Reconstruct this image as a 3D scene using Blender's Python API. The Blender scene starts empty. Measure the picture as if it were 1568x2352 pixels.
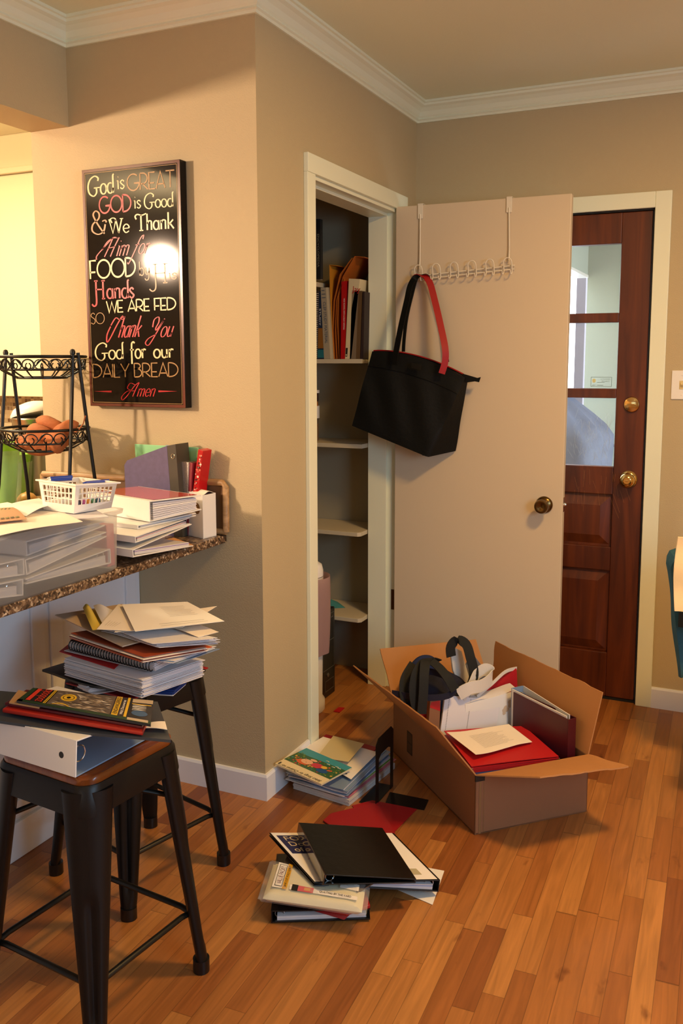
import bpy, math, random
from mathutils import Vector, Matrix
from math import sin, cos, pi, radians
random.seed(7)
S = bpy.context.scene
COL = S.collection
V = Vector

# ------------------------------------------------------------------ camera
CF, CYAW, CPIT, CROL = 2056.69, -0.42872, -0.12617, -0.0009
CAM = V((1.4254, -2.4295, 1.4335)); PPX, PPY = 808.26, 1092.44
fwd = V((sin(CYAW)*cos(CPIT), cos(CYAW)*cos(CPIT), sin(CPIT)))
rt = V((cos(CYAW), -sin(CYAW), 0)); up = rt.cross(fwd)
rt, up = cos(CROL)*rt + sin(CROL)*up, -sin(CROL)*rt + cos(CROL)*up
cd = bpy.data.cameras.new('camera'); cam = bpy.data.objects.new('camera', cd); COL.objects.link(cam)
cam.matrix_world = Matrix(((rt.x, up.x, -fwd.x, CAM.x), (rt.y, up.y, -fwd.y, CAM.y), (rt.z, up.z, -fwd.z, CAM.z), (0, 0, 0, 1)))
cd.sensor_fit = 'AUTO'; cd.sensor_width = 36; cd.lens = CF*36/2352
cd.shift_x = (784-PPX)/2352; cd.shift_y = (PPY-1176)/2352
cd.clip_start = .05; cd.clip_end = 60
S.camera = cam

# ------------------------------------------------------------------ light
S.view_settings.view_transform = 'Standard'; S.view_settings.look = 'None'
S.view_settings.gamma = 1; S.view_settings.use_curve_mapping = False
S.view_settings.exposure = 0.12
W = bpy.data.worlds.new('World'); S.world = W; W.use_nodes = True
W.node_tree.nodes['Background'].inputs[0].default_value = (.84, .92, 1, 1)
W.node_tree.nodes['Background'].inputs[1].default_value = 6.0

def lamp(name, typ, loc, power, color, size=.1, target=None, sy=None):
    d = bpy.data.lights.new(name, typ); d.energy = power; d.color = color
    if typ == 'AREA':
        d.size = size
        if sy: d.shape = 'RECTANGLE'; d.size_y = sy
    else: d.shadow_soft_size = size
    o = bpy.data.objects.new(name, d); COL.objects.link(o); o.location = loc
    if target is not None:
        o.rotation_euler = (V(target)-V(loc)).to_track_quat('-Z', 'Y').to_euler()
    return o
WARM = (1, .67, .36)
lamp('kitchen_lamp', 'POINT', (-2.08, -2.42, 2.07), 285, (1, .69, .46), .075)
lamp('kitchen_ceiling_light', 'AREA', (-1.9, -.1, 2.42), 36, (1, .86, .52), .6, (-1.9, -.1, 0))
#lamp('dining_lamp', 'POINT', (2.55, -1.7, 2.15), 36, (1, .66, .35), .12)
lamp('ceiling_lamp', 'AREA', (1.3, -3.4, 2.45), 2, (1, .72, .42), .5, (1.3, -3.4, 0))
lamp('hall_ceiling_light', 'AREA', (1.6, -.3, 2.5), 42, (1, .58, .19), .3, (1.6, -.3, 0))
lamp('window_daylight', 'AREA', (3.24, -1.8, 1.45), 62, (.44, .72, 1), 1.5, (-.4, -.9, .3), 1.2)
lamp('rear_window_daylight', 'AREA', (.9, -5.14, 1.4), 11, (.55, .80, 1), 1.6, (.3, 0, .3), 1.2)

# ------------------------------------------------------------------ pixel helpers (rays of the photo's camera against real planes)
def ray(px, py): return fwd + rt*((px-PPX)/CF) - up*((py-PPY)/CF)
def at(px, py, x=None, y=None, z=None):
    d = ray(px, py)
    t = (x-CAM.x)/d.x if x is not None else (y-CAM.y)/d.y if y is not None else (z-CAM.z)/d.z
    return CAM + d*t
def atp(px, py, p, n):
    d = ray(px, py); return CAM + d*((V(p)-CAM).dot(V(n))/d.dot(V(n)))

# ------------------------------------------------------------------ materials
def lin(h):
    h = h.lstrip('#'); c = [int(h[i:i+2], 16)/255 for i in (0, 2, 4)]
    return tuple((x/12.92 if x <= .04045 else ((x+.055)/1.055)**2.4) for x in c)+(1,)
MATS = {}
def mat(name, col, rough=.6, metal=0, bump=0, bscale=200, var=0, vscale=8, coat=0, spec=.5, alpha=1, emit=None):
    if name in MATS: return MATS[name]
    m = bpy.data.materials.new(name); m.use_nodes = True; nt = m.node_tree; b = nt.nodes['Principled BSDF']
    c = lin(col) if isinstance(col, str) else tuple(col)+(1,)
    b.inputs['Base Color'].default_value = c; b.inputs['Roughness'].default_value = rough
    b.inputs['Metallic'].default_value = metal; b.inputs['Coat Weight'].default_value = coat
    b.inputs['Coat Roughness'].default_value = .08
    b.inputs['Specular IOR Level'].default_value = spec; b.inputs['Alpha'].default_value = alpha
    tc = nt.nodes.new('ShaderNodeTexCoord')
    if var:
        n = nt.nodes.new('ShaderNodeTexNoise'); n.inputs['Scale'].default_value = vscale; n.inputs['Detail'].default_value = 5
        r = nt.nodes.new('ShaderNodeMix'); r.data_type = 'RGBA'
        r.inputs[6].default_value = tuple(x*(1-var) for x in c[:3])+(1,); r.inputs[7].default_value = tuple(min(1, x*(1+var)) for x in c[:3])+(1,)
        nt.links.new(tc.outputs['Object'], n.inputs['Vector']); nt.links.new(n.outputs[0], r.inputs[0]); nt.links.new(r.outputs[2], b.inputs['Base Color'])
    if bump:
        n = nt.nodes.new('ShaderNodeTexNoise'); n.inputs['Scale'].default_value = bscale; n.inputs['Detail'].default_value = 3
        u = nt.nodes.new('ShaderNodeBump'); u.inputs['Strength'].default_value = bump; u.inputs['Distance'].default_value = .002
        nt.links.new(tc.outputs['Object'], n.inputs['Vector']); nt.links.new(n.outputs[0], u.inputs['Height']); nt.links.new(u.outputs[0], b.inputs['Normal'])
    MATS[name] = m; return m

def floor_mat():
    m = bpy.data.materials.new('oak_floor'); m.use_nodes = True; nt = m.node_tree; N = nt.nodes; K = nt.links
    b = N['Principled BSDF']; tc = N.new('ShaderNodeTexCoord'); mp = N.new('ShaderNodeMapping')
    mp.inputs['Rotation'].default_value = (0, 0, radians(-2)); K.new(tc.outputs['Object'], mp.inputs[0])
    sx = N.new('ShaderNodeSeparateXYZ'); K.new(mp.outputs[0], sx.inputs[0])
    def ma(op, a, bb=None, c=None):
        n = N.new('ShaderNodeMath'); n.operation = op
        for i, v in enumerate((a, bb, c)):
            if v is None: continue
            if hasattr(v, 'links'): K.new(v, n.inputs[i])
            else: n.inputs[i].default_value = v
        return n.outputs[0]
    PW = .052
    xr = ma('DIVIDE', sx.outputs[0], PW); row = ma('FLOOR', xr)
    w1 = N.new('ShaderNodeTexWhiteNoise'); w1.noise_dimensions = '1D'; K.new(row, w1.inputs['W'])
    yl = ma('ADD', ma('DIVIDE', sx.outputs[1], .46), ma('MULTIPLY', w1.outputs[0], 9.7))
    # uneven plank lengths
    wob = ma('MULTIPLY', ma('SINE', ma('ADD', ma('MULTIPLY', yl, 2.1), ma('MULTIPLY', row, 1.7))), .28)
    yl = ma('ADD', yl, wob); idx = ma('FLOOR', yl)
    cx = N.new('ShaderNodeCombineXYZ'); K.new(row, cx.inputs[0]); K.new(idx, cx.inputs[1])
    w2 = N.new('ShaderNodeTexWhiteNoise'); w2.noise_dimensions = '3D'; K.new(cx.outputs[0], w2.inputs['Vector'])
    ramp = N.new('ShaderNodeValToRGB'); K.new(w2.outputs[0], ramp.inputs[0]); cr = ramp.color_ramp
    cr.elements[0].position = 0; cr.elements[0].color = (.22, .066, .016, 1); cr.elements[1].position = 1; cr.elements[1].color = (.46, .195, .050, 1)
    e = cr.elements.new(.16); e.color = (.285, .095, .022, 1); e = cr.elements.new(.5); e.color = (.35, .130, .031, 1)
    # grain
    mg = N.new('ShaderNodeMapping'); mg.inputs['Scale'].default_value = (60, 3.2, 1); K.new(mp.outputs[0], mg.inputs[0])
    vadd = N.new('ShaderNodeVectorMath'); vadd.operation = 'ADD'; K.new(mg.outputs[0], vadd.inputs[0])
    vs = N.new('ShaderNodeVectorMath'); vs.operation = 'SCALE'; vs.inputs['Scale'].default_value = 40; K.new(w2.outputs['Color'], vs.inputs[0]); K.new(vs.outputs[0], vadd.inputs[1])
    g = N.new('ShaderNodeTexNoise'); g.inputs['Scale'].default_value = 1; g.inputs['Detail'].default_value = 6; g.inputs['Distortion'].default_value = 1.2; K.new(vadd.outputs[0], g.inputs['Vector'])
    gv = ma('MULTIPLY_ADD', g.outputs[0], .9, .55)
    # knots and stains
    k = N.new('ShaderNodeTexNoise'); k.inputs['Scale'].default_value = 7; k.inputs['Detail'].default_value = 4
    mk = N.new('ShaderNodeMapping'); mk.inputs['Scale'].default_value = (2.4, .9, 1); K.new(mp.outputs[0], mk.inputs[0]); K.new(mk.outputs[0], k.inputs['Vector'])
    kr = N.new('ShaderNodeValToRGB'); K.new(k.outputs[0], kr.inputs[0]); kr.color_ramp.elements[0].position = .24; kr.color_ramp.elements[0].color = (.5, .42, .36, 1); kr.color_ramp.elements[1].position = .33; kr.color_ramp.elements[1].color = (1, 1, 1, 1)
    # seams
    fx = ma('FRACT', xr); ex = ma('MINIMUM', fx, ma('SUBTRACT', 1, fx)); sxm = ma('LESS_THAN', ex, .016)
    fy = ma('FRACT', yl); ey = ma('MINIMUM', fy, ma('SUBTRACT', 1, fy)); sym = ma('LESS_THAN', ey, .0028)
    seam = ma('MAXIMUM', sxm, sym); sf = ma('SUBTRACT', 1, ma('MULTIPLY', seam, .42))
    tot = ma('MULTIPLY', gv, sf)
    mx = N.new('ShaderNodeVectorMath'); mx.operation = 'SCALE'; K.new(ramp.outputs[0], mx.inputs[0]); K.new(tot, mx.inputs['Scale'])
    mm = N.new('ShaderNodeVectorMath'); mm.operation = 'MULTIPLY'; K.new(mx.outputs[0], mm.inputs[0]); K.new(kr.outputs[0], mm.inputs[1])
    K.new(mm.outputs[0], b.inputs['Base Color'])
    K.new(ma('MULTIPLY_ADD', g.outputs[0], .25, .26), b.inputs['Roughness'])
    bu = N.new('ShaderNodeBump'); bu.inputs['Strength'].default_value = .25; bu.inputs['Distance'].default_value = .001
    K.new(tot, bu.inputs['Height']); K.new(bu.outputs[0], b.inputs['Normal'])
    return m
def wood_mat(name, c1, c2, scale=(30, 30, 2), rough=.35, coat=.2):
    m = bpy.data.materials.new(name); m.use_nodes = True; nt = m.node_tree; N = nt.nodes; K = nt.links; b = N['Principled BSDF']
    tc = N.new('ShaderNodeTexCoord'); mp = N.new('ShaderNodeMapping'); mp.inputs['Scale'].default_value = scale
    n = N.new('ShaderNodeTexNoise'); n.inputs['Scale'].default_value = 1.2; n.inputs['Detail'].default_value = 7; n.inputs['Distortion'].default_value = 1.5
    r = N.new('ShaderNodeValToRGB'); r.color_ramp.elements[0].position = .3; r.color_ramp.elements[1].position = .7
    r.color_ramp.elements[0].color = lin(c1); r.color_ramp.elements[1].color = lin(c2)
    K.new(tc.outputs['Object'], mp.inputs[0]); K.new(mp.outputs[0], n.inputs[0]); K.new(n.outputs[0], r.inputs[0]); K.new(r.outputs[0], b.inputs['Base Color'])
    b.inputs['Roughness'].default_value = rough; b.inputs['Coat Weight'].default_value = coat
    MATS[name] = m; return m
def granite_mat():
    m = bpy.data.materials.new('granite'); m.use_nodes = True; nt = m.node_tree; N = nt.nodes; K = nt.links; b = N['Principled BSDF']
    tc = N.new('ShaderNodeTexCoord'); v = N.new('ShaderNodeTexVoronoi'); v.inputs['Scale'].default_value = 170
    n = N.new('ShaderNodeTexNoise'); n.inputs['Scale'].default_value = 60; n.inputs['Detail'].default_value = 4
    K.new(tc.outputs['Object'], v.inputs['Vector']); K.new(tc.outputs['Object'], n.inputs['Vector'])
    r = N.new('ShaderNodeValToRGB'); cr = r.color_ramp; cr.elements[0].color = lin('2a1c14'); cr.elements[1].color = lin('d8c4ac')
    cr.elements[1].position = .85
    for p, c in ((.30, '33241a'), (.45, '5a4230'), (.62, '7a5e44'), (.72, 'a38a6c')): e = cr.elements.new(p); e.color = lin(c)
    mix = N.new('ShaderNodeMix'); mix.data_type = 'FLOAT'; mix.inputs[0].default_value = .25
    K.new(v.outputs['Color'], mix.inputs[2]); K.new(n.outputs[0], mix.inputs[3]); K.new(mix.outputs[0], r.inputs[0]); K.new(r.outputs[0], b.inputs['Base Color'])
    b.inputs['Roughness'].default_value = .28
    return m
def mosaic_mat():
    m = bpy.data.materials.new('mosaic'); m.use_nodes = True; nt = m.node_tree; N = nt.nodes; K = nt.links; b = N['Principled BSDF']
    tc = N.new('ShaderNodeTexCoord'); mp = N.new('ShaderNodeMapping'); mp.inputs['Rotation'].default_value = (radians(90), 0, 0)
    br = N.new('ShaderNodeTexBrick'); br.offset = 0; br.inputs['Scale'].default_value = 1; br.inputs['Brick Width'].default_value = .022; br.inputs['Row Height'].default_value = .022
    br.inputs['Mortar Size'].default_value = .0015; br.inputs['Color1'].default_value = lin('e8d6a8'); br.inputs['Color2'].default_value = lin('6a4a2c'); br.inputs['Mortar'].default_value = lin('c8b896')
    K.new(tc.outputs['Object'], mp.inputs[0]); K.new(mp.outputs[0], br.inputs[0]); K.new(br.outputs[0], b.inputs['Base Color']); b.inputs['Roughness'].default_value = .2
    return m
def clear_mat(name, col, fac, rough=.15, trans=False):
    m = bpy.data.materials.new(name); m.use_nodes = True; nt = m.node_tree; N = nt.nodes; K = nt.links; b = N['Principled BSDF']
    b.inputs['Base Color'].default_value = lin(col); b.inputs['Roughness'].default_value = rough
    t = N.new('ShaderNodeBsdfTransparent'); mx = N.new('ShaderNodeMixShader'); mx.inputs[0].default_value = fac
    t.inputs[0].default_value = (.97, .97, .97, 1)
    src = b.outputs[0]
    if trans:
        tl = N.new('ShaderNodeBsdfTranslucent'); tl.inputs[0].default_value = lin(col); m2 = N.new('ShaderNodeMixShader'); m2.inputs[0].default_value = .45
        K.new(b.outputs[0], m2.inputs[1]); K.new(tl.outputs[0], m2.inputs[2]); src = m2.outputs[0]
    K.new(t.outputs[0], mx.inputs[1]); K.new(src, mx.inputs[2]); K.new(mx.outputs[0], N['Material Output'].inputs[0])
    MATS[name] = m; return m

paint = mat('wall_paint', (.51, .41, .240), .62, bump=.45, bscale=260)
paint_c = mat('ceiling_paint', (.80, .82, .62), .8, bump=.25, bscale=200)
trimw = mat('trim_paint', (.84, .86, .66), .35)
doorw = mat('door_paint', (.68, .565, .40), .45, bump=.1, bscale=60)
cabw = mat('cabinet_paint', (.80, .81, .83), .4)
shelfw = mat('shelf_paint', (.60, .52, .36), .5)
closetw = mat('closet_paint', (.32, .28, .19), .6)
cream = mat('cream_laminate', (.80, .72, .48), .35)
oak = floor_mat(); granite = granite_mat()
walnut = wood_mat('door_wood', '461a05', '6c300a', (14, 14, 1.2), .45, 0)
seatwood = wood_mat('seat_wood', '5a2a0c', '8c4818', (20, 3, 3), .25, .4)
traywood = wood_mat('tray_wood', '8a6a44', 'b89468', (4, 40, 40), .5, .05)
iron = mat('black_iron', '15130f', .42, .3)
gun = mat('gunmetal', '1e1c1b', .40, .55)
blackp = mat('black_plastic', '0d0d0e', .32)
blackv = mat('black_vinyl', '0c0c0b', .30, bump=.3, bscale=40)
blackl = mat('black_leather', '080907', .62, bump=.5, bscale=90, spec=.25)
webbing = mat('webbing', '0b0d0a', .8, bump=.4, bscale=500)
navyf = mat('navy_canvas', '10122a', .85, bump=.5, bscale=600)
bluef = mat('blue_canvas', '14244f', .85, bump=.5, bscale=600)
redl = mat('red_leather', 'a01014', .45)
redf = mat('red_canvas', 'b30812', .8, bump=.4, bscale=500)
whitef = mat('white_canvas', 'dcd6cc', .85, bump=.4, bscale=500)
creamf = mat('cream_fabric', 'e6dcb4', .85, bump=.2, bscale=500)
redp = mat('red_card', 'b5171c', .5)
redd = mat('red_card_deep', '9c1118', .5)
paper = mat('paper', 'efeae2', .75); paper2 = mat('paper_cream', 'efe4d4', .75); paper3 = mat('paper_grey', 'd9d6da', .75)
ink = mat('ink', '6a655c', .7); inkd = mat('ink_dark', '1c1a18', .6)
whitev = mat('white_vinyl', 'e8e6e2', .3); whiteg = mat('white_gloss', 'f0ece4', .25)
chrome = mat('chrome', 'dcdcdc', .15, 1); brass = mat('brass', 'd8b878', .14, 1); antique = mat('antique_brass', '6b5330', .24, 1)
card = mat('cardboard', '8c6040', .75, var=.08, vscale=5); cardi = mat('cardboard_inside', 'b27c48', .8, var=.08, vscale=5)
maroon = mat('maroon_vinyl', '4c0d16', .42); bluep = mat('blue_card', '2a4488', .4); bluel = mat('blue_grey_vinyl', '7d93b0', .35)
orangep = mat('orange_card', 'c8561c', .5); tanp = mat('tan_card', 'cbb092', .6); yel = mat('yellow_paper', 'd9bf52', .6)
kraft = mat('manila', 'c47d22', .6, var=.1); greenp = mat('green_card', '8fd6a0', .4); purp = mat('purple_card', '5a5276', .45, var=.25, vscale=60)
darkgrey = mat('dark_grey_vinyl', '3a4046', .38); taupe = mat('taupe', '55463a', .5)

# ------------------------------------------------------------------ mesh builder
class MB:
    def __init__(s): s.v = []; s.f = []; s.m = []; s.T = Matrix.Identity(4)
    def add(s, vs, fs, mi=0):
        o = len(s.v); s.v += [s.T @ V(p) for p in vs]
        for f in fs: s.f.append(tuple(o+i for i in f)); s.m.append(mi)
        return s
    def box(s, a, b, mi=0):
        x0, y0, z0 = a; x1, y1, z1 = b
        vs = [(x0,y0,z0),(x1,y0,z0),(x1,y1,z0),(x0,y1,z0),(x0,y0,z1),(x1,y0,z1),(x1,y1,z1),(x0,y1,z1)]
        return s.add(vs, [(0,3,2,1),(4,5,6,7),(0,1,5,4),(1,2,6,5),(2,3,7,6),(3,0,4,7)], mi)
    def hexa(s, bot, top, mi=0, topmi=None):      # any two matching polygons
        n = len(bot); vs = [V(p) for p in bot]+[V(p) for p in top]
        s.add(vs, [tuple(range(n-1, -1, -1))]+[(i, (i+1) % n, n+(i+1) % n, n+i) for i in range(n)], mi)
        o = len(s.v)-2*n; s.f.append(tuple(o+n+i for i in range(n))); s.m.append(mi if topmi is None else topmi)
        return s
    def poly(s, pts, mi=0): return s.add(pts, [tuple(range(len(pts)))], mi)
    def tube(s, path, r, n=8, mi=0, closed=False, caps=True, flat=None):
        P = [V(p) for p in path]; m = len(P); rs = r if hasattr(r, '__len__') else [r]*m; vs = []
        ref = V((0, 0, 1))
        t0 = (P[1]-P[0]).normalized()
        if abs(t0.dot(ref)) > .95: ref = V((1, 0, 0))
        nrm = (ref - t0*ref.dot(t0)).normalized()
        for i in range(m):
            a = P[(i-1) % m] if (closed or i) else P[0]; b = P[(i+1) % m] if (closed or i < m-1) else P[-1]
            t = (b-a).normalized(); q = nrm - t*nrm.dot(t); nrm = q.normalized() if q.length > 1e-6 else nrm
            bi = t.cross(nrm)
            for k in range(n):
                w = 2*pi*k/n; vs.append(P[i] + (nrm*cos(w) + bi*sin(w))*rs[i])
        fs = []
        for i in range(m if closed else m-1):
            j = (i+1) % m
            for k in range(n): fs.append((i*n+k, i*n+(k+1) % n, j*n+(k+1) % n, j*n+k))
        if not closed and caps: fs += [tuple(range(n-1, -1, -1)), tuple((m-1)*n+k for k in range(n))]
        return s.add(vs, fs, mi)
    def lathe(s, prof, c=(0, 0, 0), n=28, mi=0, axis='z', caps=True):
        vs = []; m = len(prof)
        for r, z in prof:
            for k in range(n):
                a = 2*pi*k/n; p = (r*cos(a), r*sin(a), z)
                if axis == 'y': p = (p[0], -p[2], p[1])
                if axis == 'x': p = (p[2], p[0], p[1])
                vs.append(V(p)+V(c))
        fs = [(i*n+k, i*n+(k+1) % n, (i+1)*n+(k+1) % n, (i+1)*n+k) for i in range(m-1) for k in range(n)]
        if caps: fs += [tuple(range(n-1, -1, -1)), tuple((m-1)*n+k for k in range(n))]
        return s.add(vs, fs, mi)
    def grid(s, fn, nu, nv, mi=0, thick=0, mib=None):
        P = [[V(fn(i/nu, j/nv)) for j in range(nv+1)] for i in range(nu+1)]
        vs = [p for r_ in P for p in r_]; w = nv+1
        fs = [(i*w+j, (i+1)*w+j, (i+1)*w+j+1, i*w+j+1) for i in range(nu) for j in range(nv)]
        if not thick: return s.add(vs, fs, mi)
        N = []
        for i in range(nu+1):
            for j in range(nv+1):
                a = P[min(i+1, nu)][j]-P[max(i-1, 0)][j]; b = P[i][min(j+1, nv)]-P[i][max(j-1, 0)][0:3] if False else P[i][min(j+1, nv)]-P[i][max(j-1, 0)]
                c = a.cross(b); N.append(c.normalized() if c.length > 1e-9 else V((0, 0, 1)))
        s.add(vs, fs, mi); o = len(s.v)
        k = len(vs); s.add([v - n_*thick for v, n_ in zip(vs, N)], [tuple(reversed(f)) for f in fs], mi if mib is None else mib)
        rim = [i*w for i in range(nu+1)] + [nu*w+j for j in range(1, nv+1)] + [i*w+nv for i in range(nu-1, -1, -1)] + [j for j in range(nv-1, 0, -1)]
        b0 = o-k
        for a, b in zip(rim, rim[1:]+rim[:1]): s.f.append((b0+b, b0+a, o+a, o+b)); s.m.append(mi)
        return s
    def build(s, name, mats, parent=None, smooth=False, bevel=0, seg=2, kind=None, label=None, cat=None, group=None, local=False, sub=0):
        if not isinstance(mats, (list, tuple)): mats = [mats]
        me = bpy.data.meshes.new(name)
        if local: org = V((0, 0, 0))
        else:
            xs = [p.x for p in s.v]; ys = [p.y for p in s.v]; zs = [p.z for p in s.v]
            org = V(((min(xs)+max(xs))/2, (min(ys)+max(ys))/2, min(zs)))
        me.from_pydata([tuple(p-org) for p in s.v], [], s.f)
        for m_ in mats: me.materials.append(m_)
        for p, mi in zip(me.polygons, s.m): p.material_index = mi; p.use_smooth = smooth
        me.validate(); me.update()
        o = bpy.data.objects.new(name, me); COL.objects.link(o)
        base = V((0, 0, 0))
        if parent is not None:
            o.parent = parent
            if not local:
                q = parent
                while q is not None: base = base + q.location; q = q.parent
        o.location = org-base
        if bevel:
            md = o.modifiers.new('bevel', 'BEVEL'); md.width = bevel; md.segments = seg; md.limit_method = 'ANGLE'; md.angle_limit = radians(40)
        if sub: md = o.modifiers.new('sub', 'SUBSURF'); md.levels = sub; md.render_levels = sub
        if smooth:
            try: me.set_sharp_from_angle(angle=radians(45))
            except Exception: pass
        tag(o, label, cat, group, kind); return o
def tag(o, label=None, cat=None, group=None, kind=None):
    if label: o['label'] = label
    if cat: o['category'] = cat
    if group: o['group'] = group
    if kind: o['kind'] = kind
    return o
def thing(name, label, cat, loc=(0, 0, 0), rotz=0, group=None):
    o = bpy.data.objects.new(name, None); COL.objects.link(o); o.location = loc; o.rotation_euler = (0, 0, rotz)
    o.empty_display_size = .05
    return tag(o, label, cat, group)
def bxo(name, a, b, m, **k): return MB().box(a, b).build(name, m, **k)

_tc = {}
def text_faces(s, font_shear=0):
    key = (s, font_shear)
    if key in _tc: return _tc[key]
    c = bpy.data.curves.new('t', 'FONT'); c.body = s; c.size = 1; c.shear = font_shear; c.resolution_u = 3
    o = bpy.data.objects.new('t', c); COL.objects.link(o)
    dg = bpy.context.evaluated_depsgraph_get(); dg.update()
    me = bpy.data.meshes.new_from_object(o.evaluated_get(dg))
    vs = [tuple(v.co) for v in me.vertices]; fs = [tuple(p.vertices) for p in me.polygons]
    bpy.data.objects.remove(o); bpy.data.curves.remove(c); bpy.data.meshes.remove(me)
    x0 = min(v[0] for v in vs); x1 = max(v[0] for v in vs); y0 = min(v[1] for v in vs); y1 = max(v[1] for v in vs)
    r = ([((x-x0)/(x1-x0), (y-y0)/(y1-y0)) for x, y, z in vs], fs); _tc[key] = r; return r
def text(mb, s, O, X, Y, mi, shear=0, n=None, off=.0004):   # fit the text's box to origin O, width vector X, height vector Y
    O, X, Y = V(O), V(X), V(Y); nn = V(n) if n is not None else X.cross(Y).normalized()
    vs, fs = text_faces(s, shear); mb.add([O + X*a + Y*b + nn*off for a, b in vs], fs, mi)

# ================================================================== the room
L = 1.365; HC = 2.47; CZ = 2.535
def st(mb, name, m, **k): return mb.build(name, m, kind='structure', **k)
st(MB().box((-4.2, -5.2, -.05), (3.3, 1.5, 0)), 'floor', oak)
st(MB().box((-4.2, -5.2, CZ), (3.3, 1.5, CZ+.05)), 'ceiling', paint_c)
# wall carrying the sign, ends at the kitchen opening
st(MB().box((-.885, 0, 0), (0, .12, CZ)), 'wall_front', paint)
# wall with the closet opening (y .362..1.13, z 0..2.055)
b = MB(); b.box((-.12, .12, 0), (0, .352, CZ)); b.box((-.12, 1.14, 0), (0, L, CZ)); b.box((-.12, .352, 2.062), (0, 1.14, CZ))
st(b, 'wall_left', paint)
# back wall with exterior door opening (x .08..1.005)
b = MB(); b.box((0, L, 0), (.08, L+.13, CZ)); b.box((1.008, L, 0), (3.3, L+.13, CZ)); b.box((.08, L, 2.036), (1.008, L+.13, CZ))
st(b, 'wall_back', paint)
# right wall and rear wall, solid; added area lights inside stand in for windows
st(MB().box((3.3, -5.2, 0), (3.42, L+.13, CZ)), 'wall_right', paint)
st(MB().box((-4.2, -5.32, 0), (3.42, -5.2, CZ)), 'wall_rear', paint)
st(MB().box((-4.32, -5.32, 0), (-4.2, 1.6, CZ)), 'wall_kitchen_side', paint)
st(MB().box((-4.2, 1.30, 0), (-.77, 1.42, CZ)), 'wall_kitchen_back', cream)
# header between the two rooms
st(MB().box((-.885, -5.2, 2.21), (-.72, 0, CZ)), 'wall_header', paint)
# closet shell
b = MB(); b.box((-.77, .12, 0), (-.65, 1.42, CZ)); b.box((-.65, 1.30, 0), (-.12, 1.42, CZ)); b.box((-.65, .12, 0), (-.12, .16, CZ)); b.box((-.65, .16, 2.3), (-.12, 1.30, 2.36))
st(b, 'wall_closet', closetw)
# crown molding, mitred sweep
def sweep(path, prof, name, m, closed=False):
    b = MB(); n = len(path); rows = []
    for i, p in enumerate(path):
        p = V((p[0], p[1], 0)); ds = []
        if i > 0: ds.append((p-V((path[i-1][0], path[i-1][1], 0))).normalized())
        if i < n-1: ds.append((V((path[i+1][0], path[i+1][1], 0))-p).normalized())
        ns = [V((d.y, -d.x, 0)) for d in ds]     # room is on the right hand
        nn = sum(ns, V((0, 0, 0))).normalized(); k = 1/max(.2, nn.dot(ns[0]))
        rows.append([p + nn*k*d + V((0, 0, z)) for d, z in prof])
    vs = [q for r in rows for q in r]; m_ = len(prof)
    fs = [(i*m_+j, i*m_+(j+1) % m_, (i+1)*m_+(j+1) % m_, (i+1)*m_+j) for i in range(n-1) for j in range(m_)]
    fs += [tuple(range(m_)), tuple((n-1)*m_+j for j in reversed(range(m_)))]
    b.add(vs, fs); return st(b, name, m)
crown = [(0, HC-.012), (.008, HC-.012), (.010, HC-.004), (.016, HC), (.014, HC+.006), (.020, HC+.012), (.028, HC+.028), (.042, HC+.040), (.054, HC+.046), (.056, HC+.054), (.063, HC+.056), (.063, CZ), (0, CZ)]
sweep([(-.72, -5.2), (-.72, 0), (0, 0), (0, L), (3.3, L)], crown, 'trim_1', trimw)
base = [(0, 0), (.012, 0), (.012, .08), (.008, .088), (0, .088)]
bb = mat('baseboard_paint', (.82, .83, .85), .4)
sweep([(-.47, 0), (0, 0), (0, .300)], base, 'baseboard_front', bb)
sweep([(1.066, L), (3.3, L)], base, 'baseboard_back', bb)
# closet casing, jambs and stop
b = MB(); x0, x1 = 0, .016
b.box((x0, .303, 0), (x1, .362, 2.062)); b.box((x0, .303, 2.062), (x1+.002, 1.222, 2.124)); b.box((x0, 1.137, 0), (x1, 1.200, 2.062))
st(b, 'trim_2', trimw, bevel=.002)
b = MB(); b.box((-.12, .352, 0), (.004, .366, 2.062)); b.box((-.12, 1.128, 0), (.004, 1.14, 2.062)); b.box((-.12, .366, 2.048), (.004, 1.128, 2.062))
b.box((-.12, .366, 0), (-.034, .376, 2.048)); b.box((-.12, 1.118, 0), (-.034, 1.128, 2.048)); b.box((-.12, .376, 2.036), (-.034, 1.118, 2.048))
st(b, 'trim_3', trimw, bevel=.0015)
# exterior door casing and jamb
b = MB(); b.box((1.004, L-.016, 0), (1.066, L, 2.096)); b.box((.02, L-.016, 2.034), (1.004, L, 2.096)); b.box((.02, L-.016, 0), (.082, L, 2.034))
st(b, 'trim_4', trimw, bevel=.003)
b = MB(); b.box((.998, L, 0), (1.010, L+.13, 2.036)); b.box((.078, L, 0), (.090, L+.13, 2.036)); b.box((.078, L, 2.028), (1.01, L+.13, 2.038)); b.box((.08, L+.01, 0), (1.0, L+.14, .012))
st(b, 'trim_5', mat('weather_strip', '16130f', .7))
# kitchen far side: cabinet fronts and soffit
b = MB(); b.box((-4.2, 1.0, 2.345), (-.90, 1.30, CZ)); b.box((-4.2, .97, 2.345), (-.90, 1.0, 2.375))
st(b, 'trim_6', cream, bevel=.006)

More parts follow.
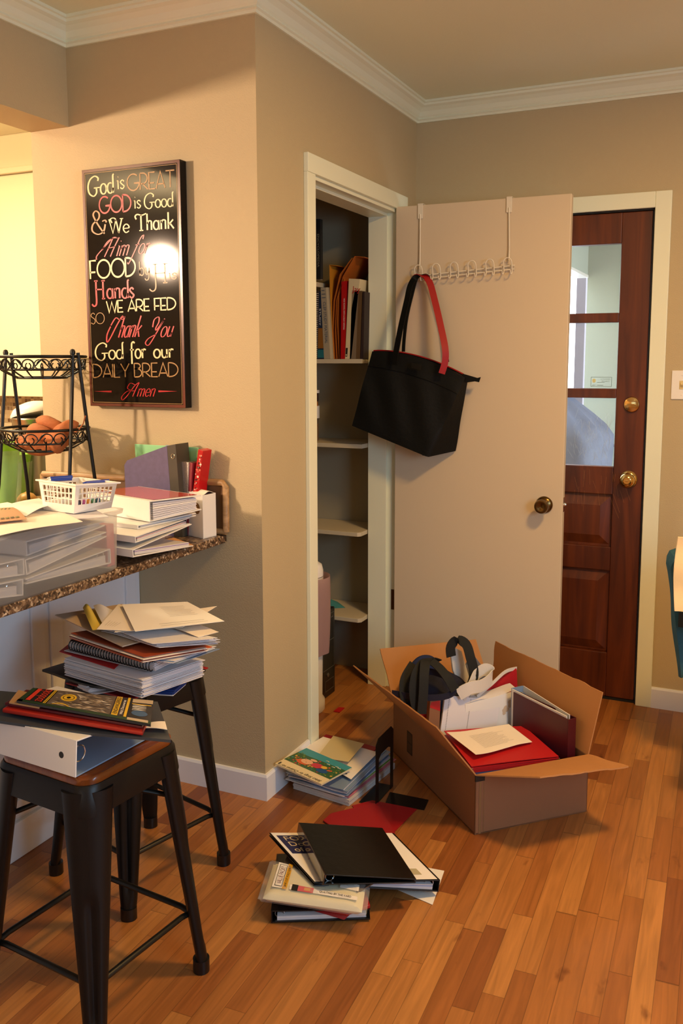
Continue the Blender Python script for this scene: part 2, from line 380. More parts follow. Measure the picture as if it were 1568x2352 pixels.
# closet door, swung out 90 degrees (hinge beside the jamb)
door = thing('closet_door', 'open cream painted flat door of the closet with an antique brass knob', 'door', (.012, 1.118, 0))
MB().box((.012, 1.100, .012), (.728, 1.135, 2.067)).build('door_slab', doorw, door, bevel=.0025)
k = at(1270, 1156, y=1.10); kx, kz = .655, .868
kn = MB(); T = (kx, 1.10, kz)
kn.lathe([(.001, 0), (.034, 0), (.034, .004), (.028, .010), (.014, .014), (.012, .030), (.018, .034), (.027, .042), (.029, .052), (.026, .062), (.014, .064), (.008, .060), (.001, .060)], T, 32, axis='y')
kn.build('knob', antique, door, smooth=True, label='antique brass round knob')
b = MB(); b.box((.7275, 1.106, .842), (.7292, 1.129, .900)); b.lathe([(.001, 0), (.008, 0), (.008, .006), (.005, .011), (.001, .012)], (.7285, 1.117, .871), 14, axis='x')
b.build('latch', chrome, door, smooth=True)
for hz in (.40, 1.75):
    b = MB(); b.tube([(.010, 1.130, hz-.045), (.010, 1.130, hz+.045)], .006, 10); b.box((-.012, 1.1262, hz-.045), (.010, 1.1278, hz+.045)); b.build('hinge', antique if hz < 1 else trimw, door)
tag(door, kind=None)

# exterior door
ed = thing('door_1', None, None, (.545, L+.03, 0)); ed['kind'] = 'structure'
X0, X1 = .092, .994; YF, YB = L+.006, L+.046; GX0, GX1 = .215, .878
zs = [1.001, 1.285, 1.324, 1.593, 1.631, 1.906]
b = MB()
b.box((X0, YF, .014), (GX0, YB, 2.026)); b.box((GX1, YF, .014), (X1, YB, 2.026)); b.box((GX0, YF, 1.906), (GX1, YB, 2.026))
b.box((GX0, YF, 1.285), (GX1, YB, 1.324)); b.box((GX0, YF, 1.593), (GX1, YB, 1.631)); b.box((GX0, YF, .885), (GX1, YB, 1.001))
b.box((GX0, YF, .562), (GX1, YB, .662)); b.box((GX0, YF, .014), (GX1, YB, .206)); b.box((GX0, YF+.016, .206), (GX1, YB-.012, .885))
b.build('door_frame', walnut, ed, bevel=.003)
for z0, z1 in ((.206, .562), (.662, .885)):
    for xa, xb in ((GX0, .535), (.558, GX1)):
        p = MB(); e = .010; f = .048
        p.hexa([(xa+e, YF+.016, z0+e), (xb-e, YF+.016, z0+e), (xb-e, YF+.016, z1-e), (xa+e, YF+.016, z1-e)], [(xa+f, YF+.003, z0+f), (xb-f, YF+.003, z0+f), (xb-f, YF+.003, z1-f), (xa+f, YF+.003, z1-f)])
        p.build('raised_panel', walnut, ed)
    MB().box((.535, YF, z0), (.558, YB, z1)).build('mullion', walnut, ed)
glass = clear_mat('door_glass', 'ffffff', .05, .02)
scr = mat('scratch', 'b9c4cc', .7)
for i in range(3):
    z0, z1 = zs[2*i], zs[2*i+1]
    g = MB().box((GX0-.004, L+.026, z0-.004), (GX1+.004, L+.030, z1+.004)).build('pane', glass, ed)
    if i == 1: pane_mid = g
    if i == 0: pane_low = g
b = MB(); random.seed(3)
for i in range(90):      # claw scratches on the lowest pane and rail
    x = random.uniform(.70, .86); z = random.uniform(1.02, 1.20); a = radians(random.choice([60, 75, 100, 110])+random.uniform(-12, 12)); l = random.uniform(.015, .05); w = .0003
    dx, dz = cos(a)*l, sin(a)*l; b.poly([(x-w, L+.0258, z), (x+w, L+.0258, z), (x+dx+w, L+.0258, min(z+dz, 1.28)), (x+dx-w, L+.0258, min(z+dz, 1.28))])
b.build('scratches', scr, pane_low)
b = MB(); random.seed(5)
for i in range(22):
    x = random.uniform(.72, .93); z = random.uniform(.87, .99); l = random.uniform(.03, .09); w = .0004; dx = l*random.uniform(-.45, .1)
    b.poly([(x-w, YF-.0004, z), (x+w, YF-.0004, z), (x-dx+w, YF-.0004, z-l), (x-dx-w, YF-.0004, z-l)])
b.build('scratches', mat('scratch_wood', '9a6236', .7), ed)
# decal on the middle pane
b = MB(); s0 = at(1356, 888, y=L+.0255); s1 = at(1404, 888, y=L+.0255); hh = .040
o = V((s0.x, L+.0257, s0.z)); xx = V((s1.x-s0.x, 0, 0)); zz = V((0, 0, hh)); nn = V((0, -1, 0))
def fr(u0, v0, u1, v1, mi): b.poly([o+xx*u0+zz*v0+nn*.0002*mi, o+xx*u1+zz*v0+nn*.0002*mi, o+xx*u1+zz*v1+nn*.0002*mi, o+xx*u0+zz*v1+nn*.0002*mi], mi)
for q in ((0, 0, 1, .04), (0, .96, 1, 1), (0, 0, .02, 1), (.98, 0, 1, 1), (.3, .42, .66, .46), (.06, .12, .22, .17), (.3, .12, .6, .17)): fr(*q, 0)
cc = [o+xx*.15+zz*.62+xx*.09*cos(t*pi/8)+zz*.22*sin(t*pi/8) for t in range(16)]; b.poly(cc, 1)
text(b, 'AUTHORIZED', o+xx*.46+zz*.72, xx*.46, zz*.13, 0, n=nn); text(b, 'SECURITY', o+xx*.52+zz*.5, xx*.38, zz*.13, 0, n=nn)
b.build('window_sticker', [mat('sticker_ink', '6a7a6c', .6), mat('sticker_gold', 'd8d49a', .5)], pane_mid)
def rosette(name, x, z, prof, m, par):
    return MB().lathe(prof, (x, YF, z), 36, axis='y').build(name, m, par, smooth=True)
db_ = rosette('deadbolt', .942, 1.261, [(.001, 0), (.031, 0), (.032, .006), (.029, .012), (.022, .014), (.001, .015)], brass, ed)
MB().box((.924, YF-.030, 1.2575), (.960, YF-.014, 1.2645)).build('thumb_turn', brass, db_, bevel=.003)
kb_ = rosette('knob', .941, .954, [(.001, 0), (.034, 0), (.035, .005), (.028, .012), (.014, .016), (.013, .026), (.022, .032), (.030, .042), (.031, .052), (.026, .062), (.015, .067), (.013, .064), (.001, .064)], brass, ed)
MB().box((.935, YF-.069, .951), (.947, YF-.063, .957)).build('lock_button', brass, kb_, bevel=.001)

# light switch
sw = thing('light_switch', 'white rocker light switch plate on the wall right of the wooden door', 'light switch', (1.132, L, 1.285))
swp = MB().box((1.092, L-.006, 1.285), (1.172, L, 1.399)).build('switch_plate', whiteg, sw, bevel=.002)
MB().box((1.122, L-.008, 1.325), (1.142, L-.0055, 1.359)).hexa([(1.127, L-.008, 1.332), (1.137, L-.008, 1.332), (1.137, L-.008, 1.350), (1.127, L-.008, 1.350)], [(1.128, L-.018, 1.344), (1.136, L-.018, 1.344), (1.136, L-.016, 1.352), (1.128, L-.016, 1.352)]).build('toggle', mat('toggle', 'd8c48c', .4), swp, bevel=.001)
for z in (1.303, 1.381): MB().lathe([(.001, 0), (.0035, 0), (.003, .0015), (.001, .002)], (1.132, L-.006, z), 12, axis='y').build('screw', whiteg, swp)

# porch seen through the panes
sid = mat('porch_siding', 'aab4a6', .7)
PWY = 2.9; wx = at(1344, 800, y=PWY).x
st(MB().box((wx, PWY, -.1), (2.6, PWY+.12, 2.8)), 'wall_porch', sid)
st(MB().box((-3, L+.13, -.15), (3, 9, -.02)), 'floor_porch', mat('porch_concrete', 'b8bcc0', .8, var=.1))
st(MB().box((wx-.04, L+.13, 2.36), (2.6, PWY+.12, 2.43)), 'ceiling_porch', mat('porch_soffit', '7a5f4e', .8))
bm = thing('porch_beam', 'pale green painted beam under the porch soffit seen through the top pane', 'beam', (wx-.03, 2.2, 2.0))
bz = at(1345, 632, y=PWY).z
MB().box((wx-.06, L+.14, bz), (wx, PWY, 2.36)).build('beam', sid, bm); MB().box((wx-.065, L+.14, bz-.015), (wx+.004, PWY+.01, bz)).build('beam_trim', whiteg, bm)
pa, pb = at(1321, 800, y=PWY+.15).x, at(1342, 800, y=PWY+.15).x
MB().box((pa, PWY+.13, -.02), (pb, PWY+.25, 2.5)).build('porch_post', mat('post_paint', '77707c', .7), label='mauve grey porch post seen through the panes', cat='post')
MB().box((wx, PWY-.008, at(1400, 1026, y=PWY).z), (2.6, PWY, at(1400, 1020, y=PWY).z)).build('siding_rail', mat('rail', '6a666c', .6), label='thin grey seam strip across the pale porch wall outside', cat='trim')
# covered grill outside
gt = at(1305, 925, y=2.35); gr_ = at(1398, 1010, y=2.35)
gx, gR, gH = gr_.x-.36, .36, gt.z+.10
def cover(u, v):
    a = u*2*pi; h = v; r = (gR if h < .80 else gR-(gR-.05)*((h-.80)/.20)**1.2); r *= 1+.04*sin(7*a+h*9)+.025*sin(13*a)
    return (gx+r*cos(a), 2.35+r*.7*sin(a), h*gH+.012*sin(11*a))
b = MB(); b.grid(lambda u, v: cover(u, v), 48, 24); b.poly([cover(i/48, 1) for i in range(48)])
b.build('covered_grill', mat('grill_cover', '6d7a94', .6, bump=1, bscale=30, var=.3, vscale=14), smooth=True, label='crumpled blue grey covered grill out on the porch beyond the lowest pane', cat='grill')

# ================================================================== kitchen side
kc = thing('wall_cabinet', 'cream kitchen wall cabinet glimpsed above the black basket stand', 'cabinet', (-2.2, 1.15, 1.26))
b = MB().box((-4.1, 1.0, 1.262), (-.90, 1.299, 2.343)); b.build('body', cream, kc)
for x0, x1 in ((-3.3, -2.4), (-2.396, -1.2)): MB().box((x0, .982, 1.264), (x1, .999, 2.335)).build('door', cream, kc, bevel=.002)
st(MB().box((-4.1, 1.285, 1.105), (-.90, 1.299, 1.262)), 'trim_7', mosaic_mat())
rc = thing('kitchen_counter', 'grey kitchen worktop run at the far wall behind the green tumbler', 'counter', (-2.2, .95, 0))
MB().box((-4.1, .68, .86), (-.90, 1.283, .90)).build('worktop', granite, rc); MB().box((-4.1, .72, 0), (-.90, 1.28, .86)).build('cabinet', cream, rc)

# mixer-like silver appliance with a domed lid, toaster, tumblers: on the near counter
ca = thing('stainless_canister', 'round steel canister with a tilted shiny domed lid behind the basket stand', 'canister', (-1.0, .35, .88))
# breakfast counter (peninsula)
ctr = thing('breakfast_counter', 'speckled brown stone breakfast counter on white panelled base', 'counter', (-.55, -1.3, 0))
b = MB(); b.box((-1.25, -3.2, .853), (-.130, -.002, .880)); b.box((-1.25, -.002, .853), (-.89, .66, .880)); b.build('worktop', granite, ctr, bevel=.004)
b = MB(); b.box((-1.10, -3.1, .09), (-.487, -.002, .853)); b.box((-1.10, .0, .0), (-.89, .6, .853)); b.build('base_panel', cabw, ctr)
b = MB(); b.box((-.487, -3.1, 0), (-.472, -.003, .11)); b.build('plinth', bb, ctr, bevel=.003)
for y0, y1 in ((-.435, -.03), (-.90, -.46), (-1.4, -.93), (-1.9, -1.43)):
    b = MB(); t = .05; xx0, xx1 = -.487, -.479
    b.box((xx0, y0, .12), (xx1, y0+t, .845)); b.box((xx0, y1-t, .12), (xx1, y1, .845)); b.box((xx0, y0+t, .12), (xx1, y1-t, .17)); b.box((xx0, y0+t, .80), (xx1, y1-t, .845))
    b.build('panel_frame', cabw, ctr, bevel=.002)
CT = .880
b = MB(); c = at(78, 990, y=.30); cx, cy = c.x, .30; ch_ = at(78, 958, y=.30).z-CT
b.lathe([(.001, .0), (.075, 0), (.085, .01), (.080, .10), (.084, ch_-.05), (.087, ch_-.008), (.089, ch_-.005), (.087, ch_), (.001, ch_)], (cx+.005, cy, CT), 36)
ca.location = (cx+.005, cy, CT); b.build('body', mat('brushed_steel', 'b9b6ae', .28, 1), ca, smooth=True)
b = MB(); b.T = Matrix.Translation((cx+.005, cy, CT+ch_)) @ Matrix.Rotation(radians(-14), 4, 'Y')
b.lathe([(.088, 0), (.089, .008), (.074, .030), (.046, .046), (.02, .052), (.001, .053)], (0, 0, .010), 36); b.build('lid', whiteg, ca, smooth=True)
to = thing('toaster', 'chrome two-slot toaster half hidden behind the basket stand legs', 'toaster', (-.86, .12, CT))
c = at(84, 1090, y=.10)
c.x -= .01
MB().box((c.x-.06, .03, CT+.01), (c.x+.02, .155, CT+.17)).build('body', chrome, to, bevel=.012)
MB().box((c.x-.055, .035, CT), (c.x+.015, .15, CT+.012)).build('base', blackp, to)
MB().box((c.x-.035, .022, CT+.09), (c.x-.005, .03, CT+.10)).build('lever', blackp, to, bevel=.002)
to.location = (c.x-.02, .16, CT)
lime = mat('lime_plastic', '8fd63a', .25)
def tumbler(px0, px1, py0, y, label, h=.16, scale=1.0):
    a = at(px0, py0, y=y); e = at(px1, py0, y=y); r = (e.x-a.x)/2; x = (a.x+e.x)/2; z1 = a.z
    t = thing('plastic_tumbler', label, 'cup', (x, y, CT))
    MB().lathe([(.001, .0), (r*.50, 0), (r*.62, (z1-CT)*.55), (r*.64, (z1-CT)*.56), (r*.98, z1-CT-.004), (r*1.04, z1-CT-.004), (r*1.04, z1-CT), (r*.93, z1-CT), (r*.5, .01), (.001, .01)], (x, y, CT), 32, caps=False).build('cup', lime, t, smooth=True)
    MB().lathe([(r*1.02, z1-CT-.03), (r*.8, .02), (r*.72, .001)], (x, y, CT), 32, caps=False).build('outer_shell', clear_mat('clear_shell', 'd8e4d8', .25, .1) if 'clear_shell' not in MATS else MATS['clear_shell'], t, smooth=True)
tumbler(-32, 36, 1012, -.02, 'lime green insulated tumbler at the left photo edge, taller one')
tumbler(6, 62, 1040, .14, 'second lime green tumbler, half hidden behind the taller one')

# two-tier basket stand
RY = -.17
rk = thing('basket_stand', 'black wrought iron two-tier basket stand with scrollwork on the counter', 'basket stand', (-.72, RY, CT))
def circ(cx, cy, z, r, n=40): return [(cx+r*cos(2*pi*i/n), cy+r*sin(2*pi*i/n), z) for i in range(n)]
cxr = (at(5, 820, y=RY).x + at(178, 820, y=RY).x)/2; R1 = .145
RX = at(95, 822, y=RY).x
def basket(zr, R, dz, name, par, rb):
    g = MB(); g.tube(circ(RX, RY, zr, R), .0045, 8, closed=True); g.build('rim', iron, par, smooth=True)
    g = MB(); g.tube(circ(RX, RY, zr-dz, rb), .004, 6, closed=True); g.tube([(RX-rb, RY, zr-dz), (RX+rb, RY, zr-dz)], .003, 6); g.tube([(RX, RY-rb, zr-dz), (RX, RY+rb, zr-dz)], .003, 6)
    g.tube(circ(RX, RY, zr-dz*.62, R*.86), .003, 6, closed=True)
    for k in range(16):
        a = 2*pi*k/16; pts = []
        for t in range(7):
            q = t/6; r = R*(1-.08*q) if q < .5 else R*.96-(R*.96-rb)*((q-.5)/.5)**1.4
            pts.append((RX+r*cos(a), RY+r*sin(a), zr-dz*q))
        g.tube(pts[3:], .0024, 5)
    # scrolls
    for k in range(10):
        a0 = 2*pi*k/10
        for sg in (1, -1):
            pts = []
            for t in range(22):
                q = t/21; th = q*2.3*pi; rr = .005+.018*(1-q*.8); u = a0+sg*(.13*1.0)+sg*(rr*cos(th)-.0)/R; zz = zr-.028+rr*sin(th)*.95
                r = R*(1-.06*((zr-zz)/dz)); pts.append((RX+r*cos(u), RY+r*sin(u), zz))
            g.tube(pts, .0021, 5)
        pts = []
        for t in range(9):
            q = t/8; u = a0+.20+q*.24; zz = zr-.045+.034*q; r = R*.97; pts.append((RX+r*cos(u), RY+r*sin(u), zz))
        g.tube(pts, .0021, 5)
    g.build('wire_basket', iron, par, smooth=True)
Z1, Z2 = 1.452, 1.218
basket(Z1, .140, .068, 'upper', rk, .078); basket(Z2, .142, .070, 'lower', rk, .080)
for sx in (-1, 1):      # each side: two posts crossing near the top ring
    for sy in (-1, 1):
        xa = RX+sx*.142; pts = []
        for t in range(9):
            q = t/8; z = Z1+.012-(Z1+.012-CT-.004)*q
            y = RY+sy*(.012+.070*q**1.1); x = xa + sx*(.012*q + .018*max(0, q-.75)*4*.5)*(1 if sx > 0 else .8)
            pts.append((x, y, z))
        lg = MB().tube(pts, .0058, 8).build('leg', iron, rk, smooth=True)
    MB().lathe([(.001, -.01), (.008, -.006), (.009, .002), (.006, .010), (.001, .012)], (RX+sx*.142, RY-.012, Z1+.012), 12).build('finial', iron, lg, smooth=True)
# sweet potatoes
pot = mat('sweet_potato_skin', 'b0683a', .75, bump=1, bscale=90, var=.3, vscale=28)
def potato(px, py, y, l, r, yaw, pitch, label, bend=.15):
    c = at(px, py, y=y); b = MB(); M = Matrix.Translation(c) @ Matrix.Rotation(yaw, 4, 'Z') @ Matrix.Rotation(pitch, 4, 'Y')
    def f(u, v):
        a = u*2*pi; t = v*2-1; rr = r*max(.02, (1-abs(t)**2.3))**.62*(1+.09*sin(3*a+t*4)); return M @ V((t*l, rr*cos(a)+bend*l*(t*t-.3), rr*sin(a)+bend*.6*l*(1-t*t)))
    b.grid(f, 20, 18); return b.build('sweet_potato', pot, smooth=True, label=label, cat='sweet potato', group='sweet potatoes in the lower basket')
potato(82, 1026, -.17, .085, .034, .2, .1, 'big sweet potato lying lowest at the front left of the basket')
potato(132, 1018, -.19, .060, .036, -.5, -.3, 'sweet potato at the right end of the lower basket')
potato(90, 996, -.17, .060, .028, -.1, .15, 'pale sweet potato on top of the heap, behind the rim middle')
pt = potato(118, 978, -.14, .062, .023, .25, .35, 'slender sweet potato tilted down to the right, topmost of the heap')
potato(150, 988, -.17, .048, .024, .6, -.5, 'small sweet potato at the far right with a thin root curling up')
g = MB(); a = at(182, 985, y=-.17); e = at(196, 955, y=-.17); g.tube([a-V((.02, 0, .015)), a, (a+e)/2+V((.004, 0, -.004)), e], [.004, .003, .002, .0025], 6)
g.build('potato_root', pot, label='thin curled root sticking out past the basket rim', cat='root')
# shallow bowl with a bread roll
c = at(60, 1148, z=CT+.04); bx, by = c.x, c.y
bw = thing('wicker_bowl', 'shallow woven bowl holding an onion below the basket stand', 'bowl', (bx, by, CT))
MB().lathe([(.001, .0), (.05, 0), (.085, .035), (.090, .040), (.086, .042), (.05, .008), (.001, .006)], (bx, by, CT), 32, caps=False).build('bowl', mat('wicker', '9a8254', .7, bump=1, bscale=150), bw, smooth=True)
b = MB(); b.lathe([(.001, -.028), (.022, -.024), (.036, -.008), (.036, .008), (.024, .022), (.008, .028), (.001, .032)], (bx+.005, by, CT+.041), 24)
b.build('onion', mat('onion_skin', 'e0a85c', .4, var=.12, vscale=20), smooth=True, label='golden onion sitting in the shallow woven bowl', cat='onion')
# long wooden tray leaning at the wall, end corner by the file box
tr = thing('wooden_tray', 'long brown wooden framed tray leaning against the wall at the counter back', 'tray', (-.5, -.02, CT))
T0, T1 = -.885, -.122
b = MB(); b.tube([(T0, -.014, 1.040), (T1-.012, -.014, 1.050), (T1, -.016, 1.038), (T1, -.018, CT+.012)], .011, 10); b.tube([(T0, -.014, 1.04), (T0, -.014, CT+.012)], .011, 10); b.tube([(T0, -.016, CT+.011), (T1, -.016, CT+.011)], .0105, 10)
b.build('frame', traywood, tr, smooth=True)
b = MB(); b.box((T0, -.012, CT+.01), (T1, -.006, 1.04)); b.build('board', mat('tray_board', '6b4f34', .6, var=.2, vscale=25), tr)

# ------------------------------------------------------------------ closet
def shelf(name, z, y0, x0, x1, chamfer, label):
    b = MB(); pts = [(x0, y0), (x1-chamfer, y0), (x1, y0+chamfer), (x1, 1.298), (x0, 1.298)]
    return b.hexa([(x, y, z-.018) for x, y in pts], [(x, y, z) for x, y in pts]).build('closet_shelf', shelfw, label=label, cat='shelf', bevel=.0015)
shelf('s', 1.446, 1.055, -.649, -.123, .0, 'closet shelf holding the row of binders and envelopes')
shelf('s', 1.084, 1.055, -.649, -.122, .0, 'empty painted closet shelf level with the bottom of the hanging bag')
shelf('s', .702, 1.040, -.649, -.124, .012, 'bare closet shelf level with the closet door knob')
shelf('s', .318, 1.045, -.649, -.124, .012, 'lowest closet shelf, a torn paper edge on it, beside the black computer')
c = at(743, 657, y=1.10)
MB().box((-.649, .9, 1.752), (-.326, 1.298, 1.772)).build('closet_shelf', shelfw, label='short highest closet shelf carrying the black book', cat='shelf', bevel=.0015)
ZS = 1.446; YSF = 1.062
def spine_item(name, pts, depth, m, label, cat, group='books and folders on the closet shelf', deco=None, mats=None):
    """pts: px corners BL, BR, TR, TL of the spine, stood on the shelf"""
    P = [at(px, py, y=YSF) for px, py in pts]; P[0].z = P[1].z = ZS+.0005
    Q = [p+V((0, depth, 0)) for p in P]; b = MB(); b.hexa([Q[0], Q[1], Q[2], Q[3]], [P[0], P[1], P[2], P[3]], 0, 0)
    if deco: deco(b, P)
    return b.build(name, mats or m, label=label, cat=cat, group=group)
def band(b, P, t0, t1, mi, u0=0, u1=1, off=.0006):
    def q(u, t): lo = P[0].lerp(P[1], u); hi = P[3].lerp(P[2], u); return lo.lerp(hi, t)+V((0, -off, 0))
    b.poly([q(u0, t0), q(u1, t0), q(u1, t1), q(u0, t1)], mi)
def vtext(b, P, s, u0, u1, t0, t1, mi, down=True):
    def q(u, t): lo = P[0].lerp(P[1], u); hi = P[3].lerp(P[2], u); return lo.lerp(hi, t)
    if down: O = q(u0, t1); X = q(u0, t0)-O; Y = q(u1, t1)-O
    else: O = q(u1, t0); X = q(u1, t1)-O; Y = q(u0, t0)-O
    text(b, s, O, X, Y, mi, n=(0, -1, 0), off=.0008)
def coil(b, P, u, mi, n=34):
    for i in range(n):
        t = .02+.96*i/n; lo = P[0].lerp(P[1], u); hi = P[3].lerp(P[2], u); c = lo.lerp(hi, t)+V((0, -.001, 0))
        b.tube([c+V((-.004, .002, 0)), c+V((-.002, -.005, .001)), c+V((.003, -.005, .002)), c+V((.005, .002, .002))], .0009, 4, mi, caps=False)
spine_item('spiral_notebook', [(713, 824), (722, 824), (724, 668), (716, 666)], .2, None, 'white-coil spiral notebook at the left end of the closet row', 'notebook', deco=lambda b, P: coil(b, P, .6, 1), mats=[mat('nb_cover', '4a3f3a', .5), whiteg])
spine_item('spiral_notebook', [(722, 824), (729, 824), (733, 668), (725, 668)], .2, None, 'dark spiral notebook squeezed next to the blue book', 'notebook', deco=lambda b, P: coil(b, P, .5, 1), mats=[mat('nb_cover2', '3a3430', .5), whiteg])
def dblue(b, P): band(b, P, .16, .46, 1); band(b, P, .02, .14, 2); vtext(b, P, 'STUDY', .2, .8, .5, .75, 3)
spine_item('book', [(729, 823), (744, 823), (736, 670), (733, 670)], .2, None, 'dark blue book with an ochre band and teal foot', 'book', deco=dblue, mats=[mat('navybook', '142a44', .5), mat('ochre', '8a5a1e', .5), mat('teal', '1c6a74', .5), paper])
def dclep(b, P):
    band(b, P, 0, 1, 1, .72, 1.0)
    vtext(b, P, 'CLEP STUDY MATERIAL', .22, .58, .22, .80, 2)
    for k in range(3): band(b, P, .955-.05*k, .965-.05*k, 2, .1, .6-.1*(k == 0))
spine_item('binder', [(744, 823), (764, 822), (753, 660), (736, 661)], .22, None, 'grey white binder with handwritten blue lettering on its spine, leaning', 'binder', deco=dclep, mats=[mat('binder_grey', 'a79c84', .5), mat('binder_side', 'cdbf9c', .5), mat('pen_blue', '3a5064', .6)])
def envelope(pts, depth, label, col='c47d22'):
    P = [at(px, py, y=YSF+.01) for px, py in pts]; zmin = ZS+.0005; P[0].z = max(P[0].z, zmin); P[0].z = zmin
    b = MB(); n = len(P)
    b.grid(lambda u, v: (P[min(int(u*(n-1)), n-2)].lerp(P[min(int(u*(n-1)), n-2)+1], u*(n-1)-min(int(u*(n-1)), n-2)))+V((0, depth*v, 0)), (n-1)*4, 2, 0, .002)
    return b.build('manila_envelope', mat('manila_'+col, col, .6, var=.08), label=label, cat='envelope', group='padded envelopes on the closet shelf')
envelope([(766, 822), (761, 740), (757, 660), (756, 608), (772, 609)], .22, 'flat tan envelope standing upright left of the curved ones', 'c8851f')
envelope([(767, 823), (763, 760), (766, 690), (780, 630), (808, 592)], .22, 'orange brown envelope bowed furthest to the left', 'b8661c')
envelope([(772, 823), (769, 760), (772, 690), (787, 635), (814, 588), (836, 590)], .22, 'orange brown envelope with its top folded over to the right', 'b05f1a')
envelope([(778, 823), (774, 740), (776, 680), (790, 640)], .22, 'orange brown envelope standing against the red book', 'c06a1a')
def dred(b, P): vtext(b, P, 'HIGH SCHOOL MATH & ESSAY WRITING', .5, .8, .38, .78, 1)
spine_item('book', [(782, 823), (792, 823), (795, 645), (784, 647)], .2, None, 'bright red book with a line of small white capitals on its spine', 'book', deco=dred, mats=[mat('redbook', 'b01014', .4), paper])
def dj(b, P):
    text(b, 'Jay', P[3].lerp(P[0], .18)+(P[2]-P[3])*.35, (P[2]-P[3])*.75, (P[3]-P[0])*.09, 1, n=(0, -1, 0), off=.001)
    band(b, P, .03, .14, 2, .05, .35); band(b, P, .04, .06, 0, .1, .28, .001)
spine_item('magazine_file', [(792, 823), (806, 823), (826, 641), (801, 640)], .2, None, 'white folder with red lettering at its top', 'folder', deco=dj, mats=[mat('whitefold', 'd8c9a2', .5), redp, inkd])
spine_item('book', [(803, 823), (817, 823), (823, 668), (808, 667)], .18, mat('greybook', '7a6a54', .6), 'plain taupe book right of the white folder', 'book')
spine_item('book', [(817, 823), (826, 823), (831, 668), (823, 668)], .18, mat('brownbook', '5e4628', .6), 'thin brown book at the right end of the closet row', 'book')
spine_item('folder', [(827, 823), (834, 823), (837, 670), (833, 670)], .18, mat('darkfold', '2a1a18', .6), 'very dark thin folder against the door jamb', 'folder')
# book on the short top shelf
P = [at(px, py, y=.93) for px, py in ((726, 646), (736, 646), (735, 503), (725, 503))]; P[0].z = P[1].z = 1.7725
b = MB(); Q = [p+V((0, .022, 0)) for p in P]; b.hexa(Q, P); vtext(b, P, 'ENCYCLOPEDIA', .3, .75, .2, .75, 1)
b.build('book', [mat('dkbook', '16181a', .5), mat('spinegold', '8a8a78', .5)], label='tall black book alone on the short highest closet shelf', cat='book')
P = [at(px, py, y=.93) for px, py in ((708, 640), (725, 643), (724, 520), (712, 515))]; P[0].z = P[1].z = 1.7725
b = MB(); b.hexa([p+V((0, .06, 0)) for p in P], P); b.build('box_file', mat('greyfile', '8a8272', .6), label='grey box file left of the black book on the highest closet shelf', cat='file')
# jars
c = at(735, 1000, y=1.17); jx, jz = -.42, 1.0845
jr = thing('storage_jar', 'stacked lidded jar on the closet shelf, mostly behind the door casing', 'jar', (jx, 1.15, jz))
for nm, z0, z1, r, m in (('jar', 0, .075, .040, clear_mat('jar_glass', 'a07850', .7, .1)), ('label_band', .075, .10, .040, mat('jarlid', '6a5a48', .5)), ('jar_top', .10, .155, .045, whiteg), ('orange_cap', .155, .175, .038, mat('capo', 'c8741c', .5)), ('dark_cap', .175, .212, .040, mat('capd', '3a1c18', .5)), ('lid', .212, .225, .045, whiteg)):
    MB().lathe([(.001, 0), (r, 0), (r, z1-z0), (.001, z1-z0)], (jx, 1.15, jz+z0), 28).build(nm, m, jr, smooth=True)
mg = thing('mug', 'white mug whose handle peeks past the casing in the closet', 'mug', (-.44, 1.10, .702))
MB().lathe([(.001, .001), (.036, .001), (.040, .09), (.037, .09), (.033, .01), (.001, .01)], (-.44, 1.10, .702), 28, caps=False).build('cup', whiteg, mg, smooth=True)
MB().tube([(-.402, 1.10, .702+.075), (-.380, 1.10, .702+.07), (-.374, 1.10, .702+.045), (-.380, 1.10, .702+.02), (-.403, 1.10, .702+.015)], .004, 8).build('handle', whiteg, mg, smooth=True)
# torn teal card on the lowest shelf
b = MB(); z = .3186
b.poly([at(750, 1372, z=z+.02), at(748, 1398, z=z), at(793, 1396, z=z), at(775, 1382, z=z)]); b.build('teal_card', mat('tealcard', '4a9a9c', .6), label='teal card lying on the lowest closet shelf behind the computer', cat='card')
# computer tower
pc = thing('computer_tower', 'black upright computer tower with silver trim lines in the closet', 'computer', (-.41, .905, 0))
TX = -.212; Y0, Y1, ZT = .842, .972, .385
MB().box((-.60, Y0, .003), (TX, Y1, ZT)).build('case', mat('pc_case', '101112', .35), pc, bevel=.004)
fm = mat('pc_silver', '8c8c88', .3, .8)
b = MB(); e = TX+.0015
for (ya, za, yb, zb) in ((Y0+.012, .365, Y1-.010, .367), (Y0+.012, .125, Y1-.010, .127), (Y1-.012, .125, Y1-.010, .367), (Y0+.012, .125, Y0+.014, .367), (Y0+.012, .248, Y1-.012, .250), (Y0+.03, .030, Y1-.015, .032), (Y0+.03, .075, Y1-.015, .077), (Y0+.03, .03, Y0+.032, .077), (Y1-.017, .03, Y1-.015, .077)):
    b.box((TX-.001, ya, za), (e, yb, zb))
for k in range(4): b.box((TX-.001, .93+.006*k, .345), (e, .933+.006*k, .350))
b.build('trim_lines', fm, pc)
MB().lathe([(.001, 0), (.009, 0), (.009, .003), (.001, .004)], (TX, .90, .100), 18, axis='x').build('power_button', fm, pc)
